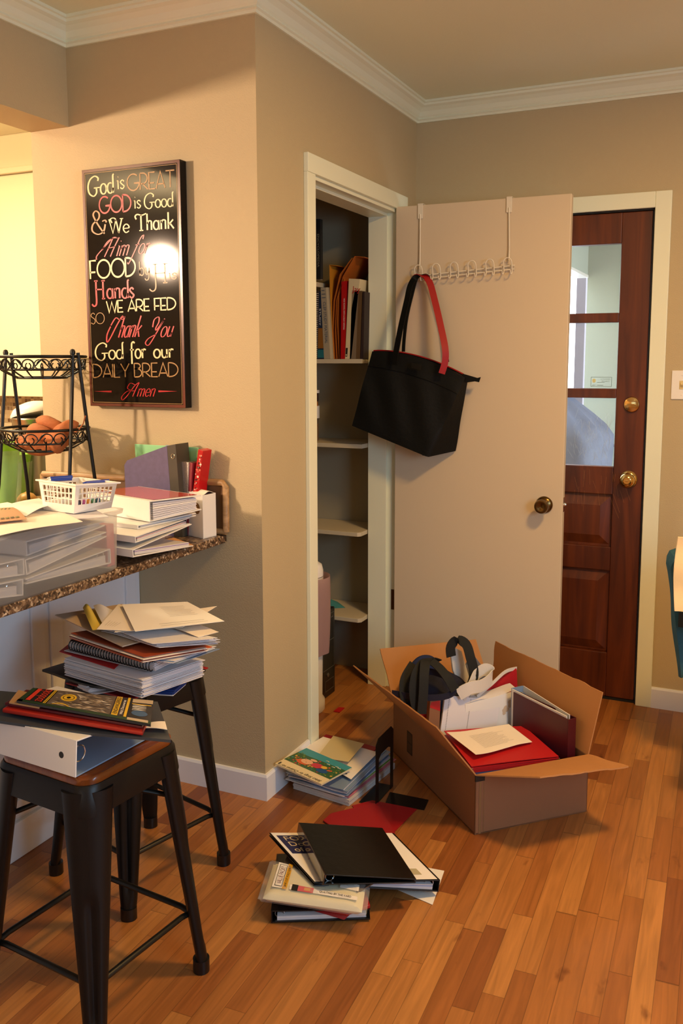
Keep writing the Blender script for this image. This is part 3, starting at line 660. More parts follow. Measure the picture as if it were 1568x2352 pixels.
# white bin with pinkish liner
bn = thing('waste_bin', 'white plastic bin with a pinkish liner, mostly behind the closet casing', 'bin', (-.224, .738, 0))
bcx, bcy = -.224, .738
MB().lathe([(.001, .001), (.064, .001), (.070, .010), (.070, .05), (.060, .065), (.064, .40), (.066, .56), (.066, .57)], (bcx, bcy, 0), 36, caps=False).build('bin', mat('bin_white', 'd8d2c4', .4), bn, smooth=True)
MB().grid(lambda u, v: (bcx+(.094+.008*v-.016*v*v+.004*sin(14*pi*u)*v)*cos(2*pi*u), bcy+(.094+.008*v-.016*v*v+.004*sin(14*pi*u)*v)*sin(2*pi*u), .572-.32*v), 60, 10).build('liner', clear_mat('liner', 'c9a7a4', .92, .3, True), bn, smooth=True)
MB().lathe([(.001, .630), (.045, .628), (.060, .618), (.066, .595), (.066, .572)], (bcx, bcy, 0), 36, caps=False).build('lid', whiteg, bn, smooth=True)
b = MB(); z = .001; b.hexa([at(766, 1635, z=z), at(780, 1637, z=z), at(791, 1627, z=z), at(777, 1626, z=z)], [at(766, 1633, z=z+.004), at(780, 1635, z=z+.004), at(791, 1625, z=z+.004), at(777, 1624, z=z+.004)])
b.build('red_scrap', redp, label='small red plastic scrap on the closet floor', cat='scrap')

# ================================================================== prayer sign
SX0, SX1, SZ0, SZ1, SY = -.6425, -.2545, 1.287, 2.058, -.035
sign = thing('wall_sign', 'tall black wall sign with a mealtime prayer in cream, tan and red lettering', 'sign', ((SX0+SX1)/2, -.002, SZ0))
sb = mat('sign_black', '16120f', .07, spec=.2); sred = mat('sign_red', 'b8242a', .3, spec=.3); scr_ = mat('sign_cream', 'e2d2a0', .3, spec=.3); stan = mat('sign_tan', 'a5804f', .3, spec=.3)
sedge = mat('sign_rust_edge', '5a2415', .25, var=.6, vscale=9)
MB().box((SX0, SY, SZ0), (SX1, -.002, SZ1)).build('panel', sb, sign, bevel=.0015)
b = MB(); y = SY-.0004
def ring(b, m0, w, mi, yy):
    a0, a1, c0, c1 = SX0+m0, SX1-m0, SZ0+m0, SZ1-m0
    for q in ((a0, c0, a1, c0+w), (a0, c1-w, a1, c1), (a0, c0+w, a0+w, c1-w), (a1-w, c0+w, a1, c1-w)):
        b.poly([(q[0], yy, q[1]), (q[2], yy, q[1]), (q[2], yy, q[3]), (q[0], yy, q[3])], mi)
ring(b, .001, .009, 0, y); ring(b, .0125, .0016, 1, y)
b.build('border', [sedge, stan], sign)
# --- a stroke alphabet: glyph = (advance, [polylines]); cap height 1, x-height .55
def arc(cx, cy, rx, ry, a0, a1, n=14): return [(cx+rx*cos(radians(a0+(a1-a0)*i/n)), cy+ry*sin(radians(a0+(a1-a0)*i/n))) for i in range(n+1)]
def cr(pts, n=6):
    P = [pts[0]]+list(pts)+[pts[-1]]; out = []
    for i in range(1, len(P)-2):
        for k in range(n):
            t = k/n; f = lambda a, b, c, d: .5*((2*b)+(-a+c)*t+(2*a-5*b+4*c-d)*t*t+(-a+3*b-3*c+d)*t**3)
            out.append((f(P[i-1][0], P[i][0], P[i+1][0], P[i+2][0]), f(P[i-1][1], P[i][1], P[i+1][1], P[i+2][1])))
    return out+[pts[-1]]
GL = {
 'A': (.72, [[(0, 0), (.33, 1), (.66, 0)], [(.09, .26), (.57, .26)]]),
 'B': (.62, [[(0, 0), (0, 1)], [(0, 1)]+arc(.2, .80, .25, .20, 90, -90)+[(0, .6)], [(0, .6)]+arc(.22, .30, .32, .30, 90, -90)+[(0, 0)]]),
 'D': (.78, [[(0, 0), (0, 1)], [(0, 1)]+arc(.12, .5, .56, .5, 90, -90)+[(0, 0)]]),
 'E': (.52, [[(.44, 0), (0, 0), (0, 1), (.44, 1)], [(0, .36), (.38, .36)]]),
 'F': (.52, [[(0, 0), (0, 1), (.44, 1)], [(0, .36), (.38, .36)]]),
 'G': (.98, [arc(.46, .5, .46, .5, 50, 345, 24)+[(.90, .44), (.52, .44)]]),
 'I': (.16, [[(.03, 0), (.03, 1)]]),
 'L': (.50, [[(0, 1), (0, 0), (.42, 0)]]),
 'O': (1.02, [arc(.47, .5, .47, .5, 0, 360, 30)]),
 'R': (.66, [[(0, 0), (0, 1)], [(0, 1)]+arc(.2, .68, .34, .32, 90, -90)+[(0, .36)], [(.18, .36), (.56, 0)]]),
 'S': (.56, [cr([(.46, .86), (.30, 1), (.08, .90), (.08, .68), (.40, .46), (.48, .20), (.28, 0), (.02, .12)])]),
 'T': (.70, [[(0, 1), (.64, 1)], [(.32, 1), (.32, 0)]]),
 'W': (.98, [[(0, 1), (.23, 0), (.46, .9), (.69, 0), (.92, 1)]]),
 'Y': (.68, [[(0, 1), (.32, .42), (.64, 1)], [(.32, .42), (.32, 0)]]),
 'H': (.80, [[(.08, 1), (.08, 0)], [(.62, 1), (.62, 0)], [(.08, .5), (.62, .5)]]),
 # curly caps
 'g': (.95, [cr([(.78, .74), (.80, .90), (.55, 1.02), (.22, .86), (.06, .50), (.14, .12), (.44, -.06), (.66, .10), (.66, .36)]), [(.48, .38), (.90, .38)]]),
 'h': (.95, [cr([(.22, 1), (.22, .4), (.22, -.25), (.06, -.42), (-.10, -.30)]), [(.10, 1), (.34, 1)], [(.70, 1), (.70, 0)], [(.60, 1), (.84, 1)], [(.60, 0), (.82, 0)], [(.22, .52), (.70, .52)]]),
 'w': (.92, [[(0, .95), (.24, 0), (.46, .9)], cr([(.20, .70), (.10, .95), (.30, 1.02), (.46, .85), (.62, .02)]), [(.62, 0), (.84, .92)], [(.72, .95), (.94, .95)]]),
 't': (.82, [cr([(.10, .70), (.02, .88), (.18, 1.0), (.5, .93), (.82, 1.02)]), [(.44, .95), (.44, 0)], [(.30, 0), (.58, 0)]]),
 '&': (1.0, [cr([(.92, .42), (.80, .10), (.46, -.02), (.12, .14), (.16, .44), (.52, .68), (.56, .92), (.36, 1.04), (.20, .88), (.34, .60), (.62, .24), (.86, .0)]), cr([(.74, .56), (.92, .60), (1.0, .50)])]),
 # lowercase
 'o': (.50, [arc(.22, .27, .21, .28, 0, 360, 20)]),
 'd': (.52, [arc(.21, .27, .20, .28, 60, 360, 18), cr([(.42, 0), (.42, .5), (.42, .92), (.50, 1.0)])]),
 'i': (.22, [[(.08, 0), (.08, .55)], [(0, .55), (.08, .55)], [(.075, .78), (.10, .80)]]),
 's': (.38, [cr([(.28, .46), (.16, .56), (.03, .44), (.14, .29), (.28, .15), (.16, 0), (0, .09)])]),
 'e': (.46, [cr([(.03, .28), (.37, .31), (.34, .48), (.20, .56), (.04, .42), (.03, .18), (.18, 0), (.38, .10)])]),
 'n': (.50, [[(.06, 0), (.06, .55)], cr([(.06, .38), (.18, .55), (.34, .52), (.36, .36), (.36, 0)])]),
 'a': (.50, [arc(.20, .27, .19, .27, 40, 320, 16), [(.38, .55), (.38, .05), (.44, 0)]]),
 'k': (.52, [[(.06, 0), (.06, 1)], [(.40, .54), (.08, .24)], [(.18, .32), (.44, 0)]]),
 'H2': (.5, [[(.06, 0), (.06, 1)], cr([(.06, .38), (.18, .55), (.34, .52), (.36, .36), (.36, 0)])]),
 'f': (.40, [cr([(.38, .92), (.28, 1.0), (.16, .9), (.14, .6), (.14, 0), (.14, -.35)]), [(.02, .52), (.30, .52)]]),
 'r': (.38, [[(.06, 0), (.06, .55)], cr([(.06, .36), (.18, .54), (.32, .50)])]),
 'b': (.50, [[(.05, 1), (.05, 0)], arc(.24, .27, .19, .27, 0, 360, 18)]),
 'u': (.50, [cr([(.06, .55), (.06, .18), (.16, 0), (.32, .06), (.38, .22)]), [(.38, .55), (.38, 0)]]),
 'y': (.50, [cr([(.06, .55), (.08, .2), (.20, .06), (.34, .16), (.38, .3)]), cr([(.38, .55), (.38, .0), (.30, -.28), (.12, -.34), (.0, -.22)])]),
 'm': (.74, [[(.06, 0), (.06, .55)], cr([(.06, .38), (.16, .55), (.30, .52), (.33, .36), (.33, 0)]), cr([(.33, .38), (.43, .55), (.57, .52), (.60, .36), (.60, 0)])]),
 ' ': (.34, []),
 # script capitals (drawn with sweeping entry strokes)
 'sH': (.92, [cr([(-.5, -.12), (-.55, .10), (-.15, .55), (.30, 1.0), (.62, .98), (.30, .98), (-.05, .80), (-.25, .40)]), cr([(.30, .98), (.20, .5), (.06, 0)]), cr([(.78, 1.0), (.62, .5), (.52, 0)]), [(.14, .45), (.66, .52)]]),
 'sT': (.80, [cr([(-.2, .55), (-.30, .15), (-.1, -.2), (.10, 0), (.36, .6), (.62, 1.02), (.72, .85)]), cr([(-.2, .6), (.05, .95), (.5, .86), (.9, 1.0)])]),
 'sY': (.80, [cr([(-.05, .55), (-.10, .95), (.20, 1.08), (.34, .8), (.24, .5), (.36, .40), (.75, .98)]), cr([(.72, .95), (.45, .3), (.1, -.4), (-.25, -.30), (-.1, -.05), (.4, .15)])]),
 'sA': (.95, [cr([(.55, .80), (.30, .90), (-.05, .95), (-.15, .60), (.30, .42), (-.1, .38), (-.45, .0), (-.3, -.25), (.0, .0), (.45, .75), (.78, 1.02)]), cr([(.80, 1.0), (.66, .5), (.58, 0)]), [(.30, .40), (.74, .42)]]),
 'sf': (.45, [cr([(.52, .80), (.48, 1.02), (.30, .85), (.14, .2), (-.06, -.5), (-.2, -.45)]), [(.04, .50), (.36, .54)]]),
}
def word(b, glyphs, OL, OR, TL, mi, w=.08, contrast=0.0, shear=0, lead=.0):
    """OL/OR: baseline ends, TL: cap-top above OL (crop pixels); glyphs: list of keys"""
    def sg(p): return at(150+p[0]/3.794, 340+p[1]/3.794, y=SY)
    O = sg(OL); X = sg(OR)-O; Y = V((0, 0, (sg(TL)-O).z)); tot = sum(GL[g][0] for g in glyphs)-.05; k = X/tot; xs = 0; hgt = Y.length; kx = k.length
    for g in glyphs:
        adv, strokes = GL[g]
        for s_ in strokes:
            P = [V(((xs+p[0]+shear*p[1]*hgt/kx*.0)*kx + shear*p[1]*hgt, p[1]*hgt)) for p in s_]; n = len(P)
            if n < 2: continue
            Lf, Rg = [], []
            for i in range(n):
                a = P[max(0, i-1)]; c = P[min(n-1, i+1)]; t = (c-a)
                if s_[0] == s_[-1] and i in (0, n-1): t = P[1]-P[n-2]
                t = t.normalized() if t.length > 1e-9 else V((1, 0)); nr = V((-t.y, t.x))
                ww = hgt*w*((1-contrast)+contrast*abs(t.y)**1.5)/2
                if 0 < i < n-1:
                    t1 = (P[i]-P[i-1]).normalized(); t2 = (P[i+1]-P[i]).normalized(); c_ = max(.5, math.cos(t1.angle(t2, 0)/2)) if t1.length and t2.length else 1; ww /= c_
                Lf.append(P[i]+nr*ww); Rg.append(P[i]-nr*ww)
            ex = X.normalized(); vs = []
            dz = X.z/ max(1e-6, V((X.x, X.y, 0)).length)
            for q in Lf+Rg: vs.append(V((O.x+q.x*ex.x, SY-.0006-.0002*mi, O.z+q.y+q.x*ex.z)))
            b.add(vs, [(n+i, n+i+1, i+1, i) for i in range(n-1)], mi)
        xs += adv
b = MB(); C_, Tn, Rd = 0, 1, 2
word(b, ['g', 'o', 'd'], (195, 418), (425, 388), (195, 258), C_, .115, .45)
word(b, ['i', 's'], (452, 360), (520, 352), (452, 225), C_, .10, .3)
word(b, list('GREAT'), (542, 375), (955, 338), (542, 232), Tn, .085)
word(b, list('GOD'), (300, 572), (580, 548), (300, 428), Rd, .10)
word(b, ['i', 's'], (600, 528), (662, 522), (600, 405), C_, .10, .3)
word(b, ['g', 'o', 'o', 'd'], (685, 525), (942, 508), (685, 400), C_, .115, .45)
word(b, ['&'], (222, 752), (356, 745), (222, 560), Tn, .10, .5)
word(b, ['w', 'e'], (385, 745), (560, 735), (385, 615), C_, .11, .45)
word(b, ['t', 'H2', 'a', 'n', 'k'], (610, 722), (950, 700), (610, 580), C_, .12, .4)
word(b, ['sH', 'i', 'm'], (335, 950), (545, 935), (335, 790), Rd, .085, .6, .42)
word(b, ['sf', 'o', 'r'], (585, 925), (720, 915), (585, 770), Rd, .085, .6, .42)
word(b, list('FOOD'), (220, 1142), (618, 1112), (220, 985), C_, .10)
word(b, ['b', 'y'], (645, 1112), (738, 1108), (645, 990), Tn, .085, .2)
word(b, ['h'], (750, 1180), (905, 1172), (750, 1015), Tn, .085, .3)
word(b, ['i', 's'], (900, 1145), (975, 1142), (900, 1045), Tn, .11, .3)
word(b, ['h', 'a', 'n', 'd', 's'], (245, 1315), (605, 1305), (245, 1160), Rd, .12, .35)
word(b, list('WE ARE FED'), (362, 1435), (968, 1405), (362, 1335), C_, .12)
word(b, list('SO'), (225, 1535), (345, 1530), (225, 1440), Tn, .08, .3)
word(b, ['sT', 'H2', 'a', 'n', 'k'], (385, 1655), (645, 1645), (385, 1475), Rd, .085, .6, .42)
word(b, ['sY', 'o', 'u'], (740, 1650), (925, 1642), (740, 1490), Rd, .085, .6, .42)
word(b, ['g', 'o', 'd'], (258, 1845), (508, 1835), (258, 1705), C_, .115, .45)
word(b, ['f', 'o', 'r'], (565, 1832), (705, 1830), (565, 1690), C_, .12, .3)
word(b, ['o', 'u', 'r'], (772, 1828), (945, 1825), (772, 1695), C_, .13, .3)
word(b, list('DAILY BREAD'), (245, 2000), (990, 1990), (245, 1885), Tn, .085)
word(b, ['sA', 'm', 'e', 'n'], (535, 2165), (775, 2165), (535, 2045), Rd, .085, .6, .42)
def sgp(p): q = at(150+p[0]/3.794, 340+p[1]/3.794, y=SY); return V((q.x, SY-.0009, q.z))
for sgn, xa, xb in ((1, 250, 405), (-1, 978, 812)):
    b.poly([sgp((xa, 2120)), sgp((xb, 2114)), sgp((xb, 2130))] if sgn > 0 else [sgp((xa, 2120)), sgp((xb, 2128)), sgp((xb, 2112))], Rd)
b.build('lettering', [scr_, stan, sred], sign)

# ================================================================== over-door hook rack and tote
DY = 1.10; wm = mat('white_wire', 'e6ddc8', .35)
rk2 = thing('over_door_hooks', 'white wire hook rack hung over the top of the open closet door', 'hook rack', (.33, 1.09, 1.76))
YW = 1.088
pl, pr_ = at(966, 480, y=DY), at(1170, 455, y=DY)
HL, HR = at(950, 634, y=YW), at(1182, 613, y=YW)
for c_, dn in ((pl, at(963, 625, y=YW)), (pr_, at(1168, 600, y=YW))):
    b = MB(); b.box((c_.x-.011, 1.094, 2.012), (c_.x+.011, 1.0985, 2.0715)); b.box((c_.x-.011, 1.094, 2.069), (c_.x+.011, 1.141, 2.0725)); b.box((c_.x-.011, 1.137, 2.035), (c_.x+.011, 1.141, 2.07))
    b.build('over_door_bracket', wm, rk2, bevel=.001)
    MB().tube([V((c_.x, 1.094, 2.03)), V((dn.x, 1.092, dn.z+.05)), V((dn.x, YW, dn.z))], .0032, 8).build('hanger_rod', wm, rk2, smooth=True)
b = MB()
for dz in (0, -.014): b.tube([HL+V((0, 0, dz-.002)), HR+V((0, 0, dz+.006))], .0028, 8)
b.build('cross_wire', wm, rk2, smooth=True)
for i in range(6):
    t = (i+.28)/5.5; c_ = HL.lerp(HR, t); c_ = at(962+i*40.9, 628-i*3.2, y=YW-.004)
    b = MB(); r = .0165
    pts = [c_+V((-r, 0, -.022)), c_+V((-r, -.008, .010))]+[c_+V((r*cos(radians(180-a)), -.012, .014+r*1.1*sin(radians(180-a)))) for a in range(15, 180, 15)]+[c_+V((r, -.008, .010)), c_+V((r, 0, -.022))]
    b.tube(pts, .0024, 7); 
    for sx in (-1, 1):   # small double hook with turned-up tips
        b.tube([c_+V((sx*r, 0, -.018)), c_+V((sx*r, -.010, -.030)), c_+V((sx*r, -.024, -.030)), c_+V((sx*r, -.030, -.018))], .0024, 7)
    b.build('hook', wm, rk2, smooth=True)

tote = thing('tote_bag', 'black leather tote bag with red-lined handles hanging from the hook rack', 'bag', (.08, 1.04, 1.06))
yf, yb_ = .985, 1.088
F = [at(850, 808, y=yf), at(1056, 868, y=yf), at(982, 1050, y=yf), at(808, 978, y=yf)]        # TL TR BR BL
B = [at(862, 806, y=yb_), at(1086, 868, y=yb_), at(1046, 1036, y=yb_), at(822, 960, y=yb_)]
def bil(Q, s, t): return (Q[3].lerp(Q[2], s)).lerp(Q[0].lerp(Q[1], s), t)
def bagpt(u, v):      # u around the ring, v bottom to top
    t = v; wid = 1-.72*t**1.5
    sgm = u*4
    if sgm < 1.6: s = sgm/1.6; w = 0
    elif sgm < 2: s = 1; w = (sgm-1.6)/.4
    elif sgm < 3.6: s = 1-(sgm-2)/1.6; w = 1
    else: s = 0; w = 1-(sgm-3.6)/.4
    f = bil(F, s, t); g = bil(B, s, t); mid = (f+g)/2
    arch = V((0, 0, .030*t*t*sin(pi*min(1, max(0, s)))**.8)) + V((0, -.004*sin(pi*s)*sin(pi*t)*(1-2*w), 0))
    wr = V((0, .0035*sin(17*s+9*t)*sin(pi*t)*(1-2*w), 0))
    a = .5+(w-.5)*wid; p = f.lerp(g, a)
    return p+arch+wr
b = MB(); NU = 72; NV = 26
b.grid(bagpt, NU, NV); b.poly([bagpt(i/NU, 0) for i in range(NU)][::-1]); b.poly([bagpt(i/NU, 1) for i in range(NU)])
tb_ = b.build('body', blackl, tote, smooth=True)
b = MB(); pts = [bagpt(s*.4, .80)+V((0, -.0025, 0)) for s in [i/20 for i in range(21)]]; b.tube(pts, .0012, 5)
b.build('seam', blackv, tb_, smooth=True)
b = MB(); pts = [bagpt(.99-.39*i/20-.1, 1.0)+V((0, 0, .001)) for i in range(14)]; b.tube([bagpt(.9-.4*i/20, 1.0)+V((0, .0, .002)) for i in range(20)], .003, 6); b.build('red_lining_edge', redl, tote, smooth=True)
c_ = at(958, 842, y=yf-.004); b = MB(); b.hexa([at(945, 833, y=yf-.001), at(968, 838, y=yf-.001), at(967, 850, y=yf-.001), at(944, 845, y=yf-.001)][::-1], [at(945, 833, y=yf-.004), at(968, 838, y=yf-.004), at(967, 850, y=yf-.004), at(944, 845, y=yf-.004)][::-1]); b.build('logo_patch', blackv, tb_)
b = MB(); z0 = at(1080, 868, y=1.04); b.hexa([at(1062, 858, y=1.045), at(1096, 868, y=1.045), at(1104, 866, y=1.045), at(1100, 878, y=1.045), at(1090, 876, y=1.045), at(1062, 880, y=1.045)][::-1], [at(1062, 858, y=1.035), at(1096, 868, y=1.035), at(1104, 866, y=1.035), at(1100, 878, y=1.035), at(1090, 876, y=1.035), at(1062, 880, y=1.035)][::-1]); b.build('zipper_end', blackl, tote, bevel=.001)
b = MB(); q = at(972, 1040, y=1.0); b.lathe([(.001, -.012), (.005, -.010), (.005, .0), (.001, .002)], q, 10); b.build('foot_stud', blackp, tb_)
def ribbon(path, wdir, w, th, m0, m1, name, par, mats, split=None, twist=None):
    b = MB(); P = [V(p) for p in path]; n = len(P)
    outer, inner = [], []
    for i, p in enumerate(P):
        t = (P[min(n-1, i+1)]-P[max(0, i-1)]).normalized(); wd = V(wdir[i] if isinstance(wdir, list) else wdir); wd = (wd-t*wd.dot(t)).normalized(); nr = t.cross(wd).normalized()
        outer += [p-wd*w/2+nr*th/2, p+wd*w/2+nr*th/2]; inner += [p-wd*w/2-nr*th/2, p+wd*w/2-nr*th/2]
    o = len(outer); fs, ms = [], []
    for i in range(n-1):
        a = 2*i; mo = m0 if split is None or i < split else m1; mn = m1 if split is None or i < split else m0
        fs += [(a, a+1, a+3, a+2), (o+a, o+a+2, o+a+3, o+a+1), (a, a+2, o+a+2, o+a), (a+1, o+a+1, o+a+3, a+3)]; ms += [mo, mn, m0, m1]
    fs += [(0, o, o+1, 1), (2*n-2, 2*n-1, o+2*n-1, o+2*n-2)]; ms += [m0, m0]
    b.v = outer+inner; b.f = fs; b.m = ms
    return b.build(name, mats, par, smooth=True)
def sm(pts, n=5):
    P = [pts[0]]+pts+[pts[-1]]; out = []
    for i in range(1, len(P)-2):
        for k in range(n):
            t = k/n; a, b_, c, d = P[i-1], P[i], P[i+1], P[i+2]
            out.append(.5*((2*b_)+(c-a)*t+(2*a-5*b_+4*c-d)*t*t+(3*b_-3*c+d-a)*t**3))
    return out+[pts[-1]]
hp = [(905, 838, .981), (908, 815, .980), (920, 752, .995), (934, 690, 1.02), (942, 655, 1.045), (955, 636, 1.055), (972, 634, 1.06), (986, 648, 1.052), (998, 690, 1.03), (1012, 750, 1.0), (1022, 800, .978), (1022, 830, .977), (1014, 858, .977)]
path = sm([at(x, y_, y=yy) for x, y_, yy in hp])
wd = []
for i in range(len(path)):
    q = i/(len(path)-1); wd.append(V((1, -.25, 0)) if q < .4 else V((.75, .65, .0)) if q < .55 else V((1, .35, 0)))
ribbon(path, wd, .026, .0035, 0, 1, 'handle', tote, [redl, blackl])
hp = [(926, 808, 1.07), (928, 775, 1.072), (934, 728, 1.076), (945, 680, 1.078), (956, 640, 1.07), (968, 632, 1.068), (985, 640, 1.07), (1002, 700, 1.075), (1018, 765, 1.076), (1027, 832, 1.070)]
path = sm([at(x, y_, y=yy) for x, y_, yy in hp])
ribbon(path, V((.8, -.6, 0)), .022, .0035, 1, 0, 'handle', tote, [blackl, redl])

# ================================================================== stools
SH = .575
def make_stool(loc, rot, label):
    t = thing('bar_stool', label, 'stool', (loc[0], loc[1], 0), rot, 'metal counter stools')
    HS, HB = .137, .173
    for k in range(4):
        a = radians(45+90*k); d = V((cos(a), sin(a), 0)); sd = V((-sin(a), cos(a), 0)); r2 = 2**.5
        p0 = d*(HS*r2-.037)+V((0, 0, SH-.012)); p1 = d*(HB*r2-.010)+V((0, 0, .004)); b = MB()
        def f(u, v):
            c = p0.lerp(p1, v); a_ = u*2*pi; w = .052*(1-v)+.020*v; r = .030*(1-v)+.018*v
            if v > .9: w += (.9-v)*.02; 
            o_ = cos(a_)*r; s_ = sin(a_)*w
            if o_ < 0: o_ *= .45
            # long pressed groove on the outer face
            an = abs(((u+.5) % 1)-.5)
            if .38 < v < .90:
                e = min(1, (v-.38)/.05, (.90-v)/.05); o_ -= .010*e*math.exp(-(an/.045)**2)
            return c+d*o_+sd*s_
        b.grid(f, 56, 30); b.poly([f(i/56, 1) for i in range(56)]); b.poly([f(i/56, 0) for i in range(56)][::-1])
        lg = b.build('leg', gun, t, smooth=True, local=True)
        c = p1; b = MB(); b.grid(lambda u, v: V((c.x, c.y, 0))+d*(cos(u*2*pi)*(.0195)-.0)+sd*(sin(u*2*pi)*.0212)+V((0, 0, .032*v+.0005)), 24, 1); b.poly([V((c.x, c.y, .0005))+d*(cos(i/24*2*pi)*.0195)+sd*(sin(i/24*2*pi)*.0212) for i in range(24)][::-1]); b.poly([V((c.x, c.y, .0325))+d*(cos(i/24*2*pi)*.0195)+sd*(sin(i/24*2*pi)*.0212) for i in range(24)])
        b.build('rubber_foot', blackp, lg, smooth=True, local=True)
    def rr(h, r, n=8): return [(sx*(h-r)+r*cos(radians(a0+90*i/n)), sy*(h-r)+r*sin(radians(a0+90*i/n))) for sx, sy, a0 in ((1, 1, 0), (-1, 1, 90), (-1, -1, 180), (1, -1, 270)) for i in range(n+1)]
    prof = [(.150, SH-.062), (.150, SH-.060), (.1445, SH-.008), (.140, SH+.001), (.128, SH+.003), (.126, SH-.004)]
    b = MB(); rows = [[(x, y, z) for x, y in rr(h, .042)] for h, z in prof]; n = len(rows[0]); vs = [p for r_ in rows for p in r_]
    b.add(vs, [(i*n+j, i*n+(j+1) % n, (i+1)*n+(j+1) % n, (i+1)*n+j) for i in range(len(rows)-1) for j in range(n)])
    b.build('seat_frame', gun, t, smooth=True, local=True)
    rows = [(.136, SH-.010), (.138, SH+.002), (.138, SH+.013), (.134, SH+.018)]; b = MB(); R_ = [[(x, y, z) for x, y in rr(h, .040)] for h, z in rows]; vs = [p for r_ in R_ for p in r_]
    b.add(vs, [(i*n+j, i*n+(j+1) % n, (i+1)*n+(j+1) % n, (i+1)*n+j) for i in range(3) for j in range(n)]+[tuple(3*n+j for j in range(n)), tuple(reversed(range(n)))])
    b.build('seat', seatwood, t, smooth=True, local=True)
    for k in range(4):
        a0 = radians(45+90*k); a1 = radians(135+90*k); z = .150 if k % 2 else .150; q = 1-z/SH; r_ = (HS+(HB-HS)*q)*2**.5-.018
        MB().tube([(r_*cos(a0), r_*sin(a0), z), ((r_*cos(a0)*.9+r_*cos(a1)*.1), (r_*sin(a0)*.9+r_*sin(a1)*.1), z+.006), ((r_*cos(a1)*.9+r_*cos(a0)*.1), (r_*sin(a1)*.9+r_*sin(a0)*.1), z+.006), (r_*cos(a1), r_*sin(a1), z)], .0068, 8).build('stretcher', iron, t, smooth=True, local=True)
    for s_ in (1, -1):
        r_ = .195; z = .440
        MB().tube([(-r_*.70, -s_*r_*.70, z), (-.06, -s_*.06, z+.035), (.06, s_*.06, z+.035), (r_*.70, s_*r_*.70, z)], .0062, 8).build('cross_brace', iron, t, smooth=True, local=True)
    return t
def copy_tree(o, parent=None):
    c = o.copy(); COL.objects.link(c); c.parent = parent
    for ch in list(o.children): copy_tree(ch, c)
    return c
st1 = make_stool((.100, -.940), radians(-6), 'nearest dark metal stool holding magazines and a big white binder')
st2 = copy_tree(st1); st2.location = (-.121, -.500, 0); st2.rotation_euler = (0, 0, radians(-14.6)); st2['label'] = 'dark metal stool at the counter under the tall heap of papers and notebooks'
STP = SH+.0185

# ================================================================== paper helpers
def quadfn(Q, bump=None):
    def f(u, v):
        p = Q[0].lerp(Q[1], u).lerp(Q[3].lerp(Q[2], u), v)
        return p+V((0, 0, bump(u, v) if bump else 0))
    return f
def para(L_, F_, R_): return [L_, F_, R_, L_+R_-F_]
def sheet(name, Q, m, label, cat='paper', group=None, bump=None, th=.0008, lines=None, parent=None, extra=None, nu=14):
    b = MB(); f = quadfn(Q, bump); b.grid(f, nu, nu, 0, th)
    if (Q[1]-Q[0]).cross(Q[3]-Q[0]).z < 0:   # keep the thickness below the upper face
        b = MB(); Q = [Q[1], Q[0], Q[3], Q[2]]; f0 = bump; bump = (lambda u, v: f0(1-u, v)) if f0 else None; f = quadfn(Q, bump); b.grid(f, nu, nu, 0, th); flip = True
    else: flip = False
    mats = [m]
    if lines:
        mats.append(ink); rnd = random.Random(hash(label) % 1000 if False else len(label))
        for (u0, v0, u1, v1, n) in lines:
            for i in range(n):
                v_ = v0+(v1-v0)*i/max(1, n-1); e = u1-(u1-u0)*rnd.random()*.3; dv = .0045; K = 8
                pts = [f((1-(u0+(e-u0)*k/K)) if flip else u0+(e-u0)*k/K, v_)+V((0, 0, .0006)) for k in range(K+1)]+[f((1-(u0+(e-u0)*k/K)) if flip else u0+(e-u0)*k/K, v_+dv)+V((0, 0, .0006)) for k in range(K, -1, -1)]
                o = len(pts)
                b.add(pts, [(k, k+1, o-2-k, o-1-k) for k in range(K)], 1)
    if extra: extra(b, f, mats)
    return b.build(name, mats, parent, label=label, cat=cat, group=group, smooth=True)
def stack(name, Q, z0, z1, n, m, label, cat, jit=.006, group=None, seed=1, bump=None, mats=None, flat=False):
    """Q = top outline; n loose leaves between z0 and z1"""
    rnd = random.Random(seed); b = MB(); c = sum(Q, V((0, 0, 0)))/4; T = (z1-z0)/n
    for i in range(n):
        dx, dy, a = rnd.gauss(0, jit), rnd.gauss(0, jit), rnd.gauss(0, jit*3)
        P = []
        for p in Q:
            r = p-c; P.append(V((c.x+r.x*cos(a)-r.y*sin(a)+dx, c.y+r.x*sin(a)+r.y*cos(a)+dy, 0)))
        zb = z0+T*i; zt = zb+T*.86; k = rnd.randrange(len(mats)) if mats else 0
        if bump:
            g = quadfn([V((p.x, p.y, zt)) for p in P], bump if i > n*.3 else (lambda u, v, s=i/(n*.3): bump(u, v)*s)); b.grid(g, 8, 8, k, T*.86)
        else: b.hexa([V((p.x, p.y, zb)) for p in P], [V((p.x, p.y, zt)) for p in P], k)
    return b.build(name, mats or m, label=label, cat=cat, group=group)
def slab(name, Q, z0, z1, m, label, cat, bevel=.001, group=None, parent=None, **k):
    """block whose top outline is Q (z ignored)"""
    if (Q[1]-Q[0]).cross(Q[2]-Q[1]).z < 0: Q = Q[::-1]
    return MB().hexa([V((p.x, p.y, z0)) for p in Q], [V((p.x, p.y, z1)) for p in Q]).build(name, m, parent, label=label, cat=cat, bevel=bevel, group=group, **k)
